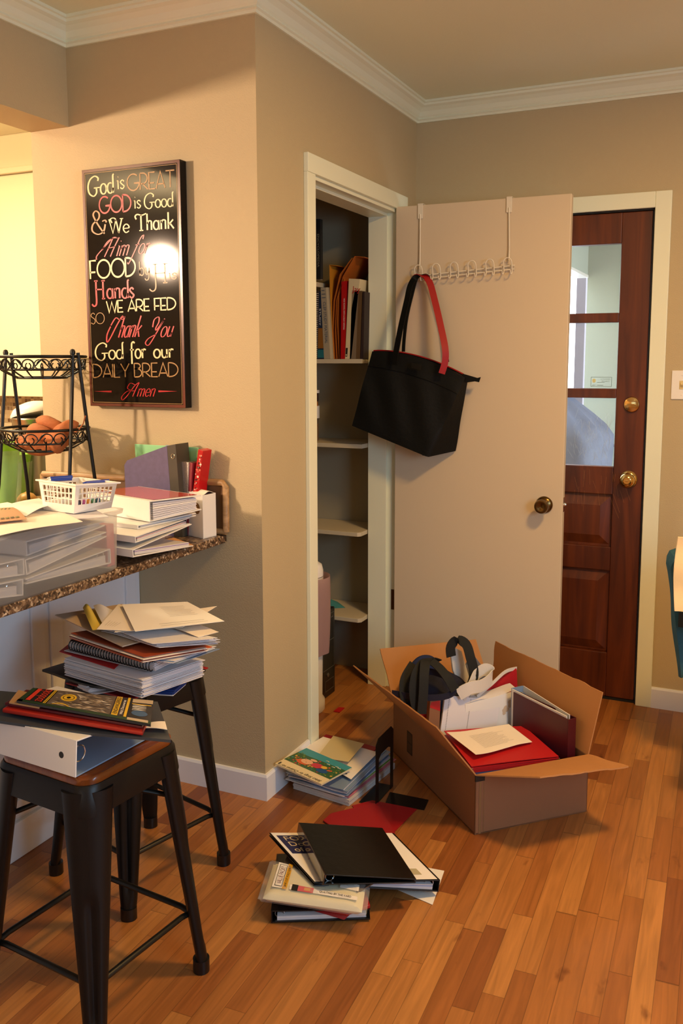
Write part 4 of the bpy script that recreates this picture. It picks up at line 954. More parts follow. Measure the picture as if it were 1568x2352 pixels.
def binder(label, S0, S1, O1, O0, ts, to, m, cat='binder', pages=.5, pm=None, ringm=None, spine_m=None, hole=False, group=None, extra=None, inner=None, covers=(0, 0), name='ring_binder'):
    """ring binder lying down. S0,S1: top-cover spine corners; O1,O0: open-edge corners (same order). ts/to thickness at spine/open edge"""
    S0, S1, O1, O0 = map(V, (S0, S1, O1, O0)); n = (S1-S0).cross(O0-S0).normalized()
    if n.z < 0: n = -n
    dn = -n; th = .0032; lo = min((p+dn*t).z for p, t in ((S0, ts), (S1, ts), (O1, to), (O0, to)))
    c = (S0+S1+O1+O0)/4; t = thing(name, label, cat, (c.x, c.y, lo), 0, group)
    def plate(a, b_, c_, d, nm, mm, thk=th, par=t):
        b = MB(); q = [a, b_, c_, d]; bq = [p+dn*thk for p in q]
        if (b_-a).cross(c_-b_).dot(n) < 0: q = q[::-1]; bq = bq[::-1]
        b.hexa(bq, q); return b.build(nm, mm, par, bevel=.0008)
    top = plate(S0, S1, O1, O0, 'front_cover', m)
    bt = plate(S0+dn*(ts-th), S1+dn*(ts-th), O1+dn*(to-th), O0+dn*(to-th), 'back_cover', inner or m)
    out = (S0-O0).normalized(); out = (out-n*out.dot(n)).normalized()
    b = MB(); q = [S0, S1, S1+dn*ts, S0+dn*ts]; b.hexa([p+out*.0005 for p in q], [p+out*.0035 for p in q]); sp = b.build('spine', spine_m or m, t, bevel=.0006)
    ax = (S1-S0); L_ = ax.length; ax = ax.normalized(); w = (O0-S0).length
    if pages:
        h = ts*pages; hs = min(h, (ts-2*th)*.96); ho = max(.0015, min(h, to-2*th)*.92); b = MB(); N = 8; a0 = .0065
        for i in range(N):
            def q_(base, z_s, z_o, inset_o): return [S0+ax*.006-out*.012+dn*(ts-th-z_s), S1-ax*.006-out*.012+dn*(ts-th-z_s), O1-ax*(.008)+out*(.010+inset_o)+dn*(to-th-z_o), O0+ax*.008+out*(.010+inset_o)+dn*(to-th-z_o)]
            ins = .004*((i*7) % 5)/5; lo_ = q_(0, hs*i/N, ho*i/N, ins); hi_ = q_(0, hs*(i+.8)/N, ho*(i+.8)/N, ins)
            if (lo_[1]-lo_[0]).cross(lo_[2]-lo_[1]).dot(n) < 0: lo_ = lo_[::-1]; hi_ = hi_[::-1]
            b.hexa(lo_, hi_, 1 if i in (N-3,) else 0)
        b.build('pages', [paper3, pm or paper], t)
    for k in (.06, .5, .94):
        c_ = S0.lerp(S1, k)-out*(.006+min(ts*.36, .017))+dn*(ts*.5); r = min(ts*.36, .017)
        MB().tube([c_+(-out)*(r*cos(2*pi*i/14))+n*(r*sin(2*pi*i/14)) for i in range(14)], .0016, 6, closed=True).build('ring', ringm or chrome, t, smooth=True)
    if hole:
        hc = S0.lerp(S1, hole)+dn*ts*.5+out*.0036; b = MB(); e1 = ax; e2 = n
        b.poly([hc+e1*.007*cos(2*pi*i/16)+e2*.007*sin(2*pi*i/16) for i in range(16)]); b.build('finger_hole', inkd, t)
    if extra: extra(top, S0, S1, O1, O0, n, out, dn)
    return t

def A3(pts, z): return [at(x, y, z=z) for x, y in pts]
# ================================================================== heap on the far stool
G2 = 'papers heaped on the far stool'
z = STP
Q = para(*A3([(150, 1562), (302, 1600), (478, 1527)], z+.012)); slab('red_folder', Q, z+.001, z+.005, redd, 'red folder lying lowest on the far stool, its corner pointing forward', 'folder', group=None)
Q = para(*A3([(182, 1572), (208, 1582), (340, 1560)], z+.018)); stack('loose_papers', Q, z+.006, z+.018, 6, paper3, 'thin wad of white papers under the black folder, left side', 'papers', seed=2)
Q = para(*A3([(330, 1583), (396, 1587), (425, 1562)], z+.02)); stack('booklets', Q, z+.006, z+.020, 5, None, 'small blue and white booklets under the black folder, right side', 'booklets', seed=4, mats=[paper, bluep, paper3], jit=.003)
Q = para(*A3([(97, 1541), (333, 1592), (472, 1540)], z+.032))
sheet('black_folder', Q, blackv, 'black plastic folder jutting out to the left under the white paper stack', 'folder', th=.006, bump=lambda u, v: -.006*sin(pi*u)*(1-v)+.004*cos(7*u))
Q = para(*A3([(148, 1512), (326, 1562), (466, 1515)], z+.078)); stack('paper_stack', Q, z+.034, z+.078, 26, paper3, 'thick white stack of loose pages on the black folder', 'papers', jit=.0022, seed=6)
Q = para(*A3([(136, 1497), (262, 1537), (300, 1500)], z+.079)); sheet('red_sheet', Q, redp, 'red folder edge sticking out left from the page stack', 'folder', th=.0015, bump=lambda u, v: .001)
Q = para(*A3([(152, 1492), (340, 1538), (468, 1490)], z+.086)); stack('grey_pages', Q, z+.080, z+.086, 5, paper3, 'few grey pages between the spiral notebook and the red edge', 'papers', jit=.004, seed=8)
# spiral notebook
sn = thing('spiral_notebook', 'black wire-bound notebook with fat coils toward the viewer in the heap', 'notebook', (0, -.6, z+.087))
L3, F3, R3 = A3([(160, 1470), (355, 1520), (470, 1465)], z+.112); Q = para(L3, F3, R3)
stack('p', Q, z+.088, z+.110, 12, paper3, None, None, jit=.0012, seed=9).parent = None
pg = COL.objects['p']; pg.name = 'pages'; pg.parent = sn; pg.location = pg.location-sn.location
slab('cover', Q, z+.1105, z+.1125, navyf, None, None, parent=sn)
b = MB(); ax = (F3-L3); nrm = (L3-R3).normalized(); out = (L3-(L3+R3-F3)).normalized()
for i in range(30):
    c = L3+ax*(.03+.94*i/29)-V((0, 0, .012))+out*.003; r = .0125
    b.tube([c+out*(r*.75*cos(2*pi*k/12))+V((0, 0, r*sin(2*pi*k/12))) for k in range(12)], .0016, 5, closed=True)
b.build('wire_coil', iron, sn, smooth=True)
Q = para(*A3([(262, 1488), (300, 1500), (420, 1470)], z+.117)); stack('index_cards', Q, z+.113, z+.120, 5, paper2, 'little wad of cream notes drooping over the spiral coil', 'papers', jit=.002, seed=11)
Q = para(*A3([(163, 1453), (331, 1508), (478, 1482)], z+.138)); stack('orange_catalogs', Q, z+.121, z+.138, 8, None, 'pile of orange and red covered catalogs above the spiral notebook', 'catalogs', jit=.004, seed=12, mats=[orangep, mat('rust', '96401f', .5), paper2])
Q = para(*A3([(300, 1500), (400, 1512), (497, 1478)], z+.128)); stack('brochures', Q, z+.113, z+.120, 5, None, 'blue and white brochures at the right side of the heap', 'brochures', jit=.005, seed=14, mats=[paper3, bluel, paper])
Q = para(*A3([(127, 1420), (281, 1482), (440, 1440)], z+.150)); sheet('tan_folder', Q, tanp, 'tan folder slanting down from upper left over the orange catalogs', 'folder', th=.003, bump=lambda u, v: .012*(1-u)*(1-v)-.002, group=None)
Q = para(*A3([(235, 1440), (360, 1478), (500, 1470)], z+.160)); stack('white_pages', Q, z+.150, z+.166, 10, paper3, 'wavy white pages beneath the topmost letters', 'papers', jit=.006, seed=15, bump=lambda u, v: .003*sin(5*u+2*v))
Q = para(*A3([(388, 1440), (455, 1462), (502, 1450)], z+.168)); sheet('cream_note', Q, paper2, 'cream note corner poking out at the right of the heap', 'paper', bump=lambda u, v: .002*sin(4*u))
b = MB(); Qy = A3([(190, 1395), (204, 1393), (240, 1440), (225, 1448)], z+.185)
def fy(u, v): p = Qy[0].lerp(Qy[1], u).lerp(Qy[3].lerp(Qy[2], u), v); return p+V((0, 0, -.012*(v)+.006*sin(9*u+5*v)))
sheet('yellow_sheet', A3([(190, 1396), (222, 1392), (250, 1440), (212, 1443)], z+.176), yel, 'crumpled yellow sheet folded at the upper left of the heap', 'paper', bump=lambda u, v: .010*sin(6*u)*(1-v)-.004*v, th=.001)
sheet('photo_page', A3([(214, 1391), (262, 1396), (285, 1440), (240, 1442)], z+.178), paper3, 'lavender white page curled behind the letters', 'paper', bump=lambda u, v: .006*sin(5*u)*(1-v), th=.001)
sheet('letter_page', A3([(222, 1446), (272, 1388), (440, 1430), (300, 1450)], z+.182), paper2, 'printed letter lying second from top, its left corner showing text', 'letter', bump=lambda u, v: .001, lines=[(.15, .12, .35, .35, 5)])
sheet('letter_page', A3([(280, 1388), (430, 1382), (515, 1424), (310, 1450)], z+.190), paper, 'topmost printed letter of the heap with a block of small text', 'letter', bump=lambda u, v: -.003*u*v, lines=[(.5, .2, .9, .6, 8), (.3, .85, .9, .92, 2)])
sheet('letter_page', A3([(262, 1452), (300, 1420), (498, 1392), (420, 1440)], z+.180), paper2, 'cream letter beneath the topmost one with its right corner out', 'letter', bump=lambda u, v: 0)

# ================================================================== nearest stool: binder, portfolio, magazines
z = STP
S1_, S0_ = at(178, 1700, z=z+.078), at(-60, 1632, z=z+.078)
ax = (S1_-S0_).normalized(); pr = V((-ax.y, ax.x, 0)); pr = pr if pr.y > 0 else -pr
O1_, O0_ = S1_+pr*.235+V((0, 0, -.02)), S0_+pr*.235+V((0, 0, -.02))
binder('fat white ring binder on the nearest stool, its spine with a finger hole facing out', S0_, S1_, O1_, O0_, .077, .055, whitev, pages=0, inner=bluel, hole=.87)
z += .084
sheet('portfolio', A3([(-60, 1648), (392, 1700), (362, 1612), (-20, 1585)], z), darkgrey, 'dark grey portfolio folder between the magazines and the white binder', 'folder', th=.006, bump=lambda u, v: -.004*sin(pi*u)+.001*sin(9*u))
z += .004
M1 = A3([(4, 1628), (328, 1681), (350, 1632), (60, 1590)], z+.009)
slab('magazine', M1, z, z+.009, mat('mag_red', 'a8281c', .3), 'thick red-spined magazine at the bottom of the magazine pile', 'magazine', bevel=.003)
M2 = A3([(10, 1614), (326, 1668), (352, 1622), (60, 1583)], z+.016)
slab('magazine', M2, z+.0095, z+.016, mat('mag_maroon', '5a1a22', .3), 'maroon and white-edged magazine in the middle of the magazine pile', 'magazine', bevel=.002)
M2b = A3([(20, 1612), (90, 1624), (105, 1600), (42, 1583)], z+.021); slab('magazine', M2b, z+.0165, z+.020, mat('mag_tan', 'b08a60', .4), 'tan magazine corner showing left of the owl cover', 'magazine', bevel=.001)
Q = A3([(38, 1609), (346, 1664), (352, 1609), (76, 1580)], z+.0255); zt = z+.0255
b = MB(); b.hexa([V((p.x, p.y, zt-.005)) for p in Q], [V((p.x, p.y, zt)) for p in Q], 0, 0)
def q(u, v, o=.0004): p = Q[0].lerp(Q[1], u).lerp(Q[3].lerp(Q[2], u), v); return V((p.x, p.y, zt+o))
def pz(pts, mi, o=.0004): b.poly([q(u, v, o) for u, v in pts], mi)
mc = [mat('mag_black', '1a1712', .25, coat=.3), mat('mag_green', '1f3a1e', .3), mat('mag_title', 'd23a22', .3), mat('mag_yellow', 'd9b022', .3), mat('feather_light', 'b8a68c', .4), mat('feather_dark', '5c5046', .4), mat('eye_black', '0a0806', .2), paper, mat('mag_blue', '3a5a80', .3)]
pz([(0, 0), (1, 0), (1, .12), (0, .12)], 1); pz([(0, 0), (.04, 0), (.04, 1), (0, 1)], 1)
pz([(.05, .15), (.085, .15), (.085, .98), (.05, .98)], 2, .0005)
text(b, 'zoobooks', q(.175, .16), q(.175, .96)-q(.175, .16), q(.095, .16)-q(.175, .16), 2, n=(0, 0, 1), off=.0005)
for u in (.190, .203): pz([(u, .12), (u+.008, .12), (u+.008, 1), (u, 1)], 3, .0005)
pz([(.22, .12), (.70, .12), (.70, 1), (.22, 1)], 5, .00045); rnd = random.Random(4)
for i in range(210):
    u0 = rnd.uniform(.23, .66); v0 = rnd.uniform(.14, .9); l = rnd.uniform(.03, .10); a = radians(rnd.uniform(-25, 10)); wv = rnd.uniform(.008, .02)
    u1 = min(.69, u0+l*cos(a)); v1 = min(.97, max(.13, v0+l*2*sin(a)))
    pz([(u0, v0), ((u0+u1)/2, (v0+v1)/2+wv), (u1, v1), ((u0+u1)/2, (v0+v1)/2-wv*.5)], rnd.choice([4, 4, 5, 0, 7]), .0005+.000001*i)
def ell(cu, cv, ru, rv, mi, o): pz([(cu+ru*cos(2*pi*i/24), cv+rv*sin(2*pi*i/24)) for i in range(24)], mi, o)
ell(.345, .62, .085, .28, 5, .0008); ell(.345, .62, .062, .21, 3, .0010); ell(.345, .62, .046, .14, 0, .0011); ell(.345, .62, .040, .12, 3, .0012); ell(.345, .62, .016, .06, 6, .0013)
for i in range(10):
    t0, t1 = i/10, (i+1)/10; f = lambda t: (.26+.13*t, .17+.10*sin(pi*t)); g = lambda t: (.26+.13*t, .13+.09*sin(pi*t)); pz([g(t0), g(t1), f(t1), f(t0)], 3, .0009)
pz([(.71, .12), (.755, .12), (.755, 1), (.71, 1)], 3, .0006); text(b, 'ENDANGERED', q(.748, .18), q(.748, .95)-q(.748, .18), q(.718, .18)-q(.748, .18), 6, n=(0, 0, 1), off=.0010)
text(b, 'Wild Discoveries', q(.79, .18), q(.79, .85)-q(.79, .18), q(.768, .18)-q(.79, .18), 7, n=(0, 0, 1), off=.0008)
pz([(.80, .12), (.82, .12), (.82, 1), (.80, 1)], 3, .0006); pz([(.822, .12), (1, .12), (1, 1), (.822, 1)], 6, .0006); ell(.91, .35, .06, .12, 8, .0009)
pz([(.84, .80), (1, .82), (1, .98), (.84, .96)], 4, .0008); pz([(.83, .02), (.98, .02), (.98, .12), (.83, .12)], 4, .0008)
text(b, 'WIN', q(.955, .45), q(.955, .70)-q(.955, .45), q(.85, .45)-q(.955, .45), 7, n=(0, 0, 1), off=.0009); pz([(.84, .72), (.99, .72), (.99, .75), (.84, .75)], 3, .0009)
b.build('magazine', mc, label='nature magazine with a yellow-eyed owl close-up, topmost on the nearest stool', cat='magazine')
sheet('note_slip', A3([(328, 1672), (384, 1676), (379, 1657), (333, 1662)], z+.003), paper2, 'cream slip of paper beside the magazines on the dark portfolio', 'paper', bump=lambda u, v: .002*sin(3*u), lines=[(.2, .3, .8, .6, 2)])

# ================================================================== things on the breakfast counter
z = CT
# plastic tub
tub = thing('storage_tub', 'big frosted plastic tub full of binders on the counter edge', 'tub', (-.27, -.85, z))
tm = clear_mat('frosted_plastic', 'd6d6d2', .46, .28, True)
TX1, TX0, TY1, TY0, TH = -.118, -.42, -.535, -1.30, .165
def rrect(x0, x1, y0, y1, r, n=6): return [(cx_+r*cos(radians(a0+90*i/n)), cy_+r*sin(radians(a0+90*i/n))) for cx_, cy_, a0 in ((x1-r, y1-r, 0), (x0+r, y1-r, 90), (x0+r, y0+r, 180), (x1-r, y0+r, 270)) for i in range(n+1)]
def ringmesh(b, rows, cap0=False, cap1=False, mi=0):
    n = len(rows[0]); b.add([p for r_ in rows for p in r_], [(i*n+j, i*n+(j+1) % n, (i+1)*n+(j+1) % n, (i+1)*n+j) for i in range(len(rows)-1) for j in range(n)]+([tuple(reversed(range(n)))] if cap0 else [])+([tuple((len(rows)-1)*n+j for j in range(n))] if cap1 else []), mi)
b = MB(); rows = []
for d, h in ((.012, 0), (.004, .008), (0, TH-.012), (-.010, TH-.010), (-.012, TH), (-.002, TH)): rows.append([(x, y, z+h) for x, y in rrect(TX0+d, TX1-d, TY0+d, TY1-d, .03)])
ringmesh(b, rows, True); b.build('tub_body', tm, tub, smooth=True)
# binders inside the tub (fanned: spines alternate)
gi = 'white binders packed inside the frosted tub'
def tb(y0, y1, zl, zr, ts, side, label):
    x0, x1 = TX0+.03, TX1-.012
    A_, B_ = V((x1, y0, z+zl)), V((x1, y1, z+zr)); A2, B2 = V((x0, y0, z+zl)), V((x0, y1, z+zr))
    if side: binder(label, B_, B2, A2, A_, ts, .014, whitev, pages=.55, group=gi)
    else: binder(label, A_, A2, B2, B_, ts, .014, whitev, pages=.55, group=gi)
tb(-1.19, -.885, .070, .050, .040, True, 'white binder lowest in the left half of the tub')
tb(-1.19, -.880, .105, .098, .040, True, 'white binder in the middle of the left half of the tub')
tb(-.875, -.575, .048, .062, .040, True, 'binder with a red edge at the bottom right of the tub')
tb(-.87, -.585, .094, .110, .038, False, 'white binder in the middle of the right half of the tub')
tb(-.865, -.590, .137, .140, .036, False, 'white binder topmost in the right half of the tub')
slab('pink_folder', [V((TX1-.02, -.575, 0)), V((TX1-.02, -.545, 0)), V((TX0+.04, -.545, 0)), V((TX0+.04, -.575, 0))], z+.012, z+.125, mat('pinkfold', 'c9787c', .5), 'pink folder standing at the right end inside the tub', 'folder')
# papers heaped on top of the tub
zt = z+TH+.001
stack('page_pile', [V((TX1-.03, -1.3, 0)), V((TX1-.035, -.72, 0)), V((TX0-.02, -.62, 0)), V((TX0-.05, -1.3, 0))], zt, zt+.008, 7, None, 'spread of cream pages lying across the top of the tub', 'papers', jit=.012, seed=21, mats=[paper, paper2, paper])
sheet('page', A3([(-40, 1240), (190, 1195), (130, 1165), (-40, 1190)], zt+.016), paper2, 'cream page sloping left across the tub, lowest of the spread', 'paper', bump=lambda u, v: .004*sin(4*u+v))
sheet('page', A3([(-20, 1172), (90, 1145), (120, 1160), (60, 1185)], zt+.022), paper, 'white page lying beside the onion bowl', 'paper', bump=lambda u, v: .005*sin(3*u))
sheet('page', A3([(30, 1165), (150, 1192), (250, 1185), (150, 1140)], zt+.010), paper3, 'white page sticking out beneath the white basket', 'paper', bump=lambda u, v: .002*sin(4*u))
def phot(b, f, mats):
    mats.append(mat('photo_dark', '2c2620', .3)); mats.append(mat('photo_green', '6a6a3a', .4))
    for k in range(6): b.poly([f(.1+.13*k, .1)+V((0, 0, .001)), f(.2+.13*k, .12)+V((0, 0, .001)), f(.18+.13*k, .9)+V((0, 0, .001)), f(.08+.13*k, .8)+V((0, 0, .001))], 1+(k % 2))
sheet('photo_magazine', A3([(-30, 1202), (62, 1192), (30, 1165), (-30, 1168)], zt+.026), mat('photo_tan', 'b98a68', .35), 'glossy photo magazine at the left photo edge on the tub', 'magazine', bump=lambda u, v: .004*sin(pi*v), extra=phot)
# white slotted basket with pens
zb = zt+.013
bk = thing('plastic_basket', 'small white slotted plastic basket with blue pens on the tub', 'basket', (-.18, -.64, zb))
Fk, Lk, Rk = at(170, 1180, z=zb), at(100, 1171, z=zb), at(256, 1166, z=zb)
Ft, Lt, Rt = at(174, 1112, z=zb+.078), at(88, 1101, z=zb+.078), at(270, 1107, z=zb+.078)
bot = [Fk, Rk, Rk+Lk-Fk, Lk]; top = [Ft, Rt, Rt+Lt-Ft, Lt]
b = MB()
def wallpt(i, u, v): return bot[i].lerp(bot[(i+1) % 4], u).lerp(top[i].lerp(top[(i+1) % 4], u), v)
def bar(i, u0, v0, u1, v1, th=.0018):
    nrm_ = (bot[(i+1) % 4]-bot[i]).cross(V((0, 0, 1))).normalized()*th; P_ = [wallpt(i, u0, v0), wallpt(i, u1, v0), wallpt(i, u1, v1), wallpt(i, u0, v1)]
    b.hexa([p-nrm_ for p in P_], P_)
for i in range(4):
    n_ = 8; bar(i, 0, 0, 1, .28); bar(i, 0, .84, 1, 1)
    for k in range(n_+1): u = .08+.84*k/n_; bar(i, max(0, u-.012), .27, u+.012, .85)
    bar(i, 0, .27, .09, .85); bar(i, .91, .27, 1, .85)
    for v in (.45, .64): bar(i, 0, v, 1, v+.035)
b.hexa([p+V((0, 0, .0005)) for p in bot], [p+V((0, 0, .003)) for p in bot])
cen = sum(top, V((0, 0, 0)))/4
for i in range(4):
    a, c = top[i], top[(i+1) % 4]; ao, co = a+(a-cen).normalized()*.009, c+(c-cen).normalized()*.009
    b.hexa([ao-V((0, 0, .004)), co-V((0, 0, .004)), c-V((0, 0, .004)), a-V((0, 0, .004))], [ao, co, c, a])
b.build('basket_body', whiteg, bk, bevel=.0006)
pen = mat('pen_blue_body', '1e3c9c', .3)
for k, (x0, y0, x1, y1, zz, lab) in enumerate(((108, 1099, 166, 1095, .082, 'blue pen resting across the rim, upper one'), (110, 1103, 165, 1100, .080, 'blue pen right below the first on the basket rim'), (190, 1110, 250, 1104, .076, 'blue pen lying inside at the right side of the basket'))):
    a, c = at(x0, y0, z=zb+zz), at(x1, y1, z=zb+zz); t = thing('pen', lab, 'pen', tuple(a), 0, 'blue pens in the white basket')
    br_ = MB().tube([a.lerp(c, .12), c], .0042, 10).build('barrel', pen, t, smooth=True); MB().tube([a, a.lerp(c, .14)], [.0015, .0042], 10).build('tip', paper if k < 2 else pen, br_, smooth=True)
for k, cname in enumerate(('8a2c6a', '2a2038', 'a04080', 'e0952a', '4f8a6a', '40607a')):
    c = cen.lerp(sum(bot, V((0, 0, 0)))/4, .86); u = .12+.13*k; p = bot[0].lerp(bot[1], u).lerp(bot[3].lerp(bot[2], u), .16); p = V((p.x, p.y, zb+.0035))
    MB().lathe([(.001, 0), (.0065, 0), (.0065, .020), (.004, .026), (.001, .026)], p, 14).build('crayon_pot', mat('pot_'+cname, cname, .4), label='tiny %s paint pot in the white basket' % ('plum', 'black', 'violet', 'orange', 'green', 'slate')[k], cat='paint pot', smooth=True)

# binder stack right of the tub
def bpara(L_, F_, R_, z_): a = A3([L_, F_, R_], z_); return a
zt2 = z+.163
F_, L_, R_ = at(345, 1151, z=zt2), at(262, 1138, z=zt2), at(462, 1137, z=zt2)
L_ = F_+(L_-F_).normalized()*.30
def redcover(t, S0, S1, O1, O0, n, out, dn):
    q_ = [S0.lerp(O0, .04).lerp(S1, .0), S1.lerp(O1, .08), O1.lerp(S1, .06), O0.lerp(S0, .04)]
    q_ = [S0.lerp(O0, .10), S1.lerp(O1, .10), S1.lerp(O1, .96), S0.lerp(O0, .96)]
    a0 = [q_[0].lerp(q_[1], .02), q_[0].lerp(q_[1], .97), q_[3].lerp(q_[2], .97), q_[3].lerp(q_[2], .02)]
    b = MB(); b.poly([p+n*.0008 for p in a0]); b.build('cover_sheet', mat('salmon', 'c4453a', .12, coat=.6), t, label='glossy salmon red cover sheet')
binder('fat white binder with a glossy salmon red cover sheet topmost in the counter stack', L_, F_, R_, L_+R_-F_, .060, .045, whitev, pages=.86, extra=redcover)
a = A3([(318, 1210), (300, 1215), (442, 1178)], z+.10)
def cb(label, Fp, Rp, zf, zr, ts, to, depth, m=whitev, rev=False, pages=.7, extra=None, pm=None):
    F1, R1 = at(Fp[0], Fp[1], z=z+zf), at(Rp[0], Rp[1], z=z+zr); d = V((-1, .12, 0)).normalized()*depth
    if rev: binder(label, R1, R1+d, F1+d, F1, ts, to, m, pages=pages, extra=extra, pm=pm, group='white binders stacked right of the tub')
    else: binder(label, F1, F1+d, R1+d, R1, ts, to, m, pages=pages, extra=extra, pm=pm, group='white binders stacked right of the tub')
cb('thin white binder directly below the salmon covered binder', (318, 1206), (450, 1178), .100, .104, .012, .010, .26, pages=.3)
cb('white binder with a red divider edge, third down in the counter stack', (312, 1232), (436, 1188), .086, .092, .018, .022, .26, rev=False, pages=.5, pm=mat('pagepink', 'c4504e', .6))
cb('white binder with a purple divider edge, lowest in the counter stack', (306, 1262), (440, 1203), .052, .072, .022, .070, .27, rev=False, pages=.6, pm=mat('pagelilac', '8a6cc0', .6))
sheet('orange_envelope', A3([(330, 1265), (445, 1252), (400, 1235), (320, 1250)], z+.002), mat('peach_env', 'd89a5c', .6), 'peach envelope poking out beneath the stacked binders', 'envelope', bump=lambda u, v: 0)

# white magazine file
FB, FL_, FR = at(467, 1238, z=z), at(441, 1232, z=z), at(497, 1231, z=z)
mfh = at(467, 1126, x=FB.x, ).z-z if False else .138
mfb = thing('magazine_file', 'white cardboard magazine file standing at the right end of the counter', 'file box', ((FB.x+FR.x)/2, FB.y, z))
dn_ = (FR-FB); bk_ = (FL_-FB).normalized()*.20
yfr = FB
b = MB(); P0, P1, P2, P3 = FB, FR, FR+bk_, FB+bk_
hh = .140; t_ = .002
def wallp(b, a, c, h0, h1, mi=0):
    nr = (c-a).cross(V((0, 0, 1))).normalized()*t_
    b.hexa([a, c, c+V((0, 0, h1)), a+V((0, 0, h0))], [a-nr, c-nr, c-nr+V((0, 0, h1)), a-nr+V((0, 0, h0))], mi)
wallp(b, P0, P1, hh-.001, hh); wallp(b, P3, P0, hh+.012, hh); wallp(b, P2, P3, hh, hh+.012); wallp(b, P1, P2, hh, hh)
b.hexa([P0, P1, P2, P3], [p+V((0, 0, .002)) for p in (P0, P1, P2, P3)]); b.build('box', whitev, mfb)
b = MB(); e1 = bk_.normalized(); c_ = P0+e1*.030+V((0, 0, .094)); nr = (P1-P0).normalized()
b.poly([c_-nr*.0006+e1*.015*cos(2*pi*i/20)+V((0, 0, .018*sin(2*pi*i/20))) for i in range(20)]); b.build('thumb_hole', mat('hole_brown', '7a5628', .6), mfb, label='round brown-looking thumb hole')
sheet('file_flap', [P0+V((0, 0, hh)), P1+V((0, 0, hh)), P2+V((0, 0, hh+.004)), P3+V((0, 0, hh+.010))], paper, 'white card flap arched over the open magazine file', 'card', bump=lambda u, v: .009*sin(pi*u)**2, th=.001)
# purple slanted file with folders
PY = -.100
pf = thing('magazine_file', 'dusty purple slanted magazine file with a dark grey spine and ring hole', 'file box', (-.33, PY+.03, z))
def pp_(px, py, y=PY): return at(px, py, y=y)
t1, t2, t3, t4 = pp_(285, 1060), pp_(383, 1024), pp_(403, 1020), pp_(416, 1135); b0 = V((t1.x+.004, PY, z)); b1 = V((t2.x+.018, PY, z)); b2 = V((t4.x+.002, PY, z))
d_ = V((0, .070, 0)); b = MB()
side = [b0, b1, t2, t1+V((.012, 0, .004)), t1+V((0, 0, -.012))]
b.hexa([p+V((0, .003, 0)) for p in side], side); side2 = [p+d_ for p in side]; b.hexa(side2, [p-V((0, .003, 0)) for p in side2]); b.build('side_panel', purp, pf)
b = MB(); sp_ = [b1, b2, t3, t2]; b.hexa([p+d_ for p in sp_], sp_); b.build('spine', mat('file_spine', '3f3a30', .45), pf, bevel=.001)
c_ = pp_(397, 1048)+V((0, -.001, 0)); MB().tube([c_+V((.006*cos(2*pi*i/18), 0, .0075*sin(2*pi*i/18))) for i in range(18)], .0012, 6, closed=True).build('ring_hole', chrome, pf, smooth=True)
def upr(name, pts, y, d, m, label, cat, mats=None, deco=None):
    P = [at(x, y_, y=y) for x, y_ in pts]; P[0].z = P[1].z = z+.001; b = MB(); b.hexa([p+V((0, d, 0)) for p in P], P)
    if deco: deco(b, P)
    return b.build(name, mats or m, label=label, cat=cat, bevel=.001)
upr('folder', [(318, 1140), (428, 1140), (454, 1028), (309, 1020)], -.020, .006, greenp, 'mint green folder standing tallest behind the purple file', 'folder')
upr('folder', [(330, 1140), (434, 1140), (459, 1032), (380, 1022)], -.012, .004, bluel, 'blue grey folder edge just behind the mint green one', 'folder')
def flor(b, P):
    rnd = random.Random(3)
    for i in range(70):
        u, v = rnd.uniform(.08, .92), rnd.uniform(.05, .95); lo = P[0].lerp(P[1], u); hi = P[3].lerp(P[2], u); c = lo.lerp(hi, v); r = rnd.uniform(.0012, .004)
        b.poly([c+V((r*cos(2*pi*k/8), -.0006-.00002*i, r*sin(2*pi*k/8))) for k in range(8)], rnd.choice([1, 1, 2, 3]))
upr('floral_folder', [(428, 1140), (441, 1140), (466, 1036), (455, 1032)], -.070, .05, None, 'red folder with a rose print leaning right beside the purple file', 'folder', mats=[mat('rosered', 'b5181c', .25), mat('roselight', 'e0705c', .3), mat('rosedark', '4a0c10', .3), mat('rosewhite', 'e8d8c8', .3)], deco=flor)
upr('notebook', [(416, 1140), (424, 1140), (434, 1062), (412, 1060)], -.075, .04, mat('glitter', 'b0a8a4', .2, .7, bump=1, bscale=400, var=.4, vscale=300), 'silver glitter notebook between purple file and rose folder', 'notebook')
upr('notebook', [(424, 1140), (430, 1140), (442, 1064), (435, 1062)], -.072, .04, mat('thin_maroon', '8a2a34', .4), 'thin maroon and white notebook next to the silver one', 'notebook')

# ================================================================== song book pile on the closet threshold
B0 = A3([(673, 1798), (801, 1838), (906, 1752)], .022); Qb = para(*B0)
stack('booklet', Qb, .001, .022, 7, mat('bookgrey', 'c9c2bc', .6), 'thick pale booklet at the very bottom of the song book pile', 'book', jit=.0008, seed=31)
Q = para(*A3([(668, 1788), (796, 1826), (905, 1738)], .034)); stack('catalogs', Q, .0225, .034, 6, None, 'green and pink edged magazines near the bottom of the song book pile', 'magazines', jit=.0035, seed=32, mats=[mat('limeedge', '7ab83a', .5), tanp, mat('pinkedge', 'c8788a', .5), paper3])
Q = para(*A3([(660, 1772), (792, 1812), (892, 1722)], .062)); stack('loose_pages', Q, .0345, .062, 16, None, 'ragged middle layer of white pages in the song book pile', 'papers', jit=.006, seed=33, mats=[paper3, paper, bluel, paper3], bump=lambda u, v: .003*sin(6*u+3*v))
Q = A3([(733, 1694), (750, 1686), (866, 1718), (850, 1740)], .068); slab('red_folder', [at(720, 1712, z=.068), at(800, 1778, z=.068), at(868, 1716, z=.068), at(748, 1686, z=.068)], .063, .068, redd, 'deep red folder showing behind the blank card in the song book pile', 'folder')
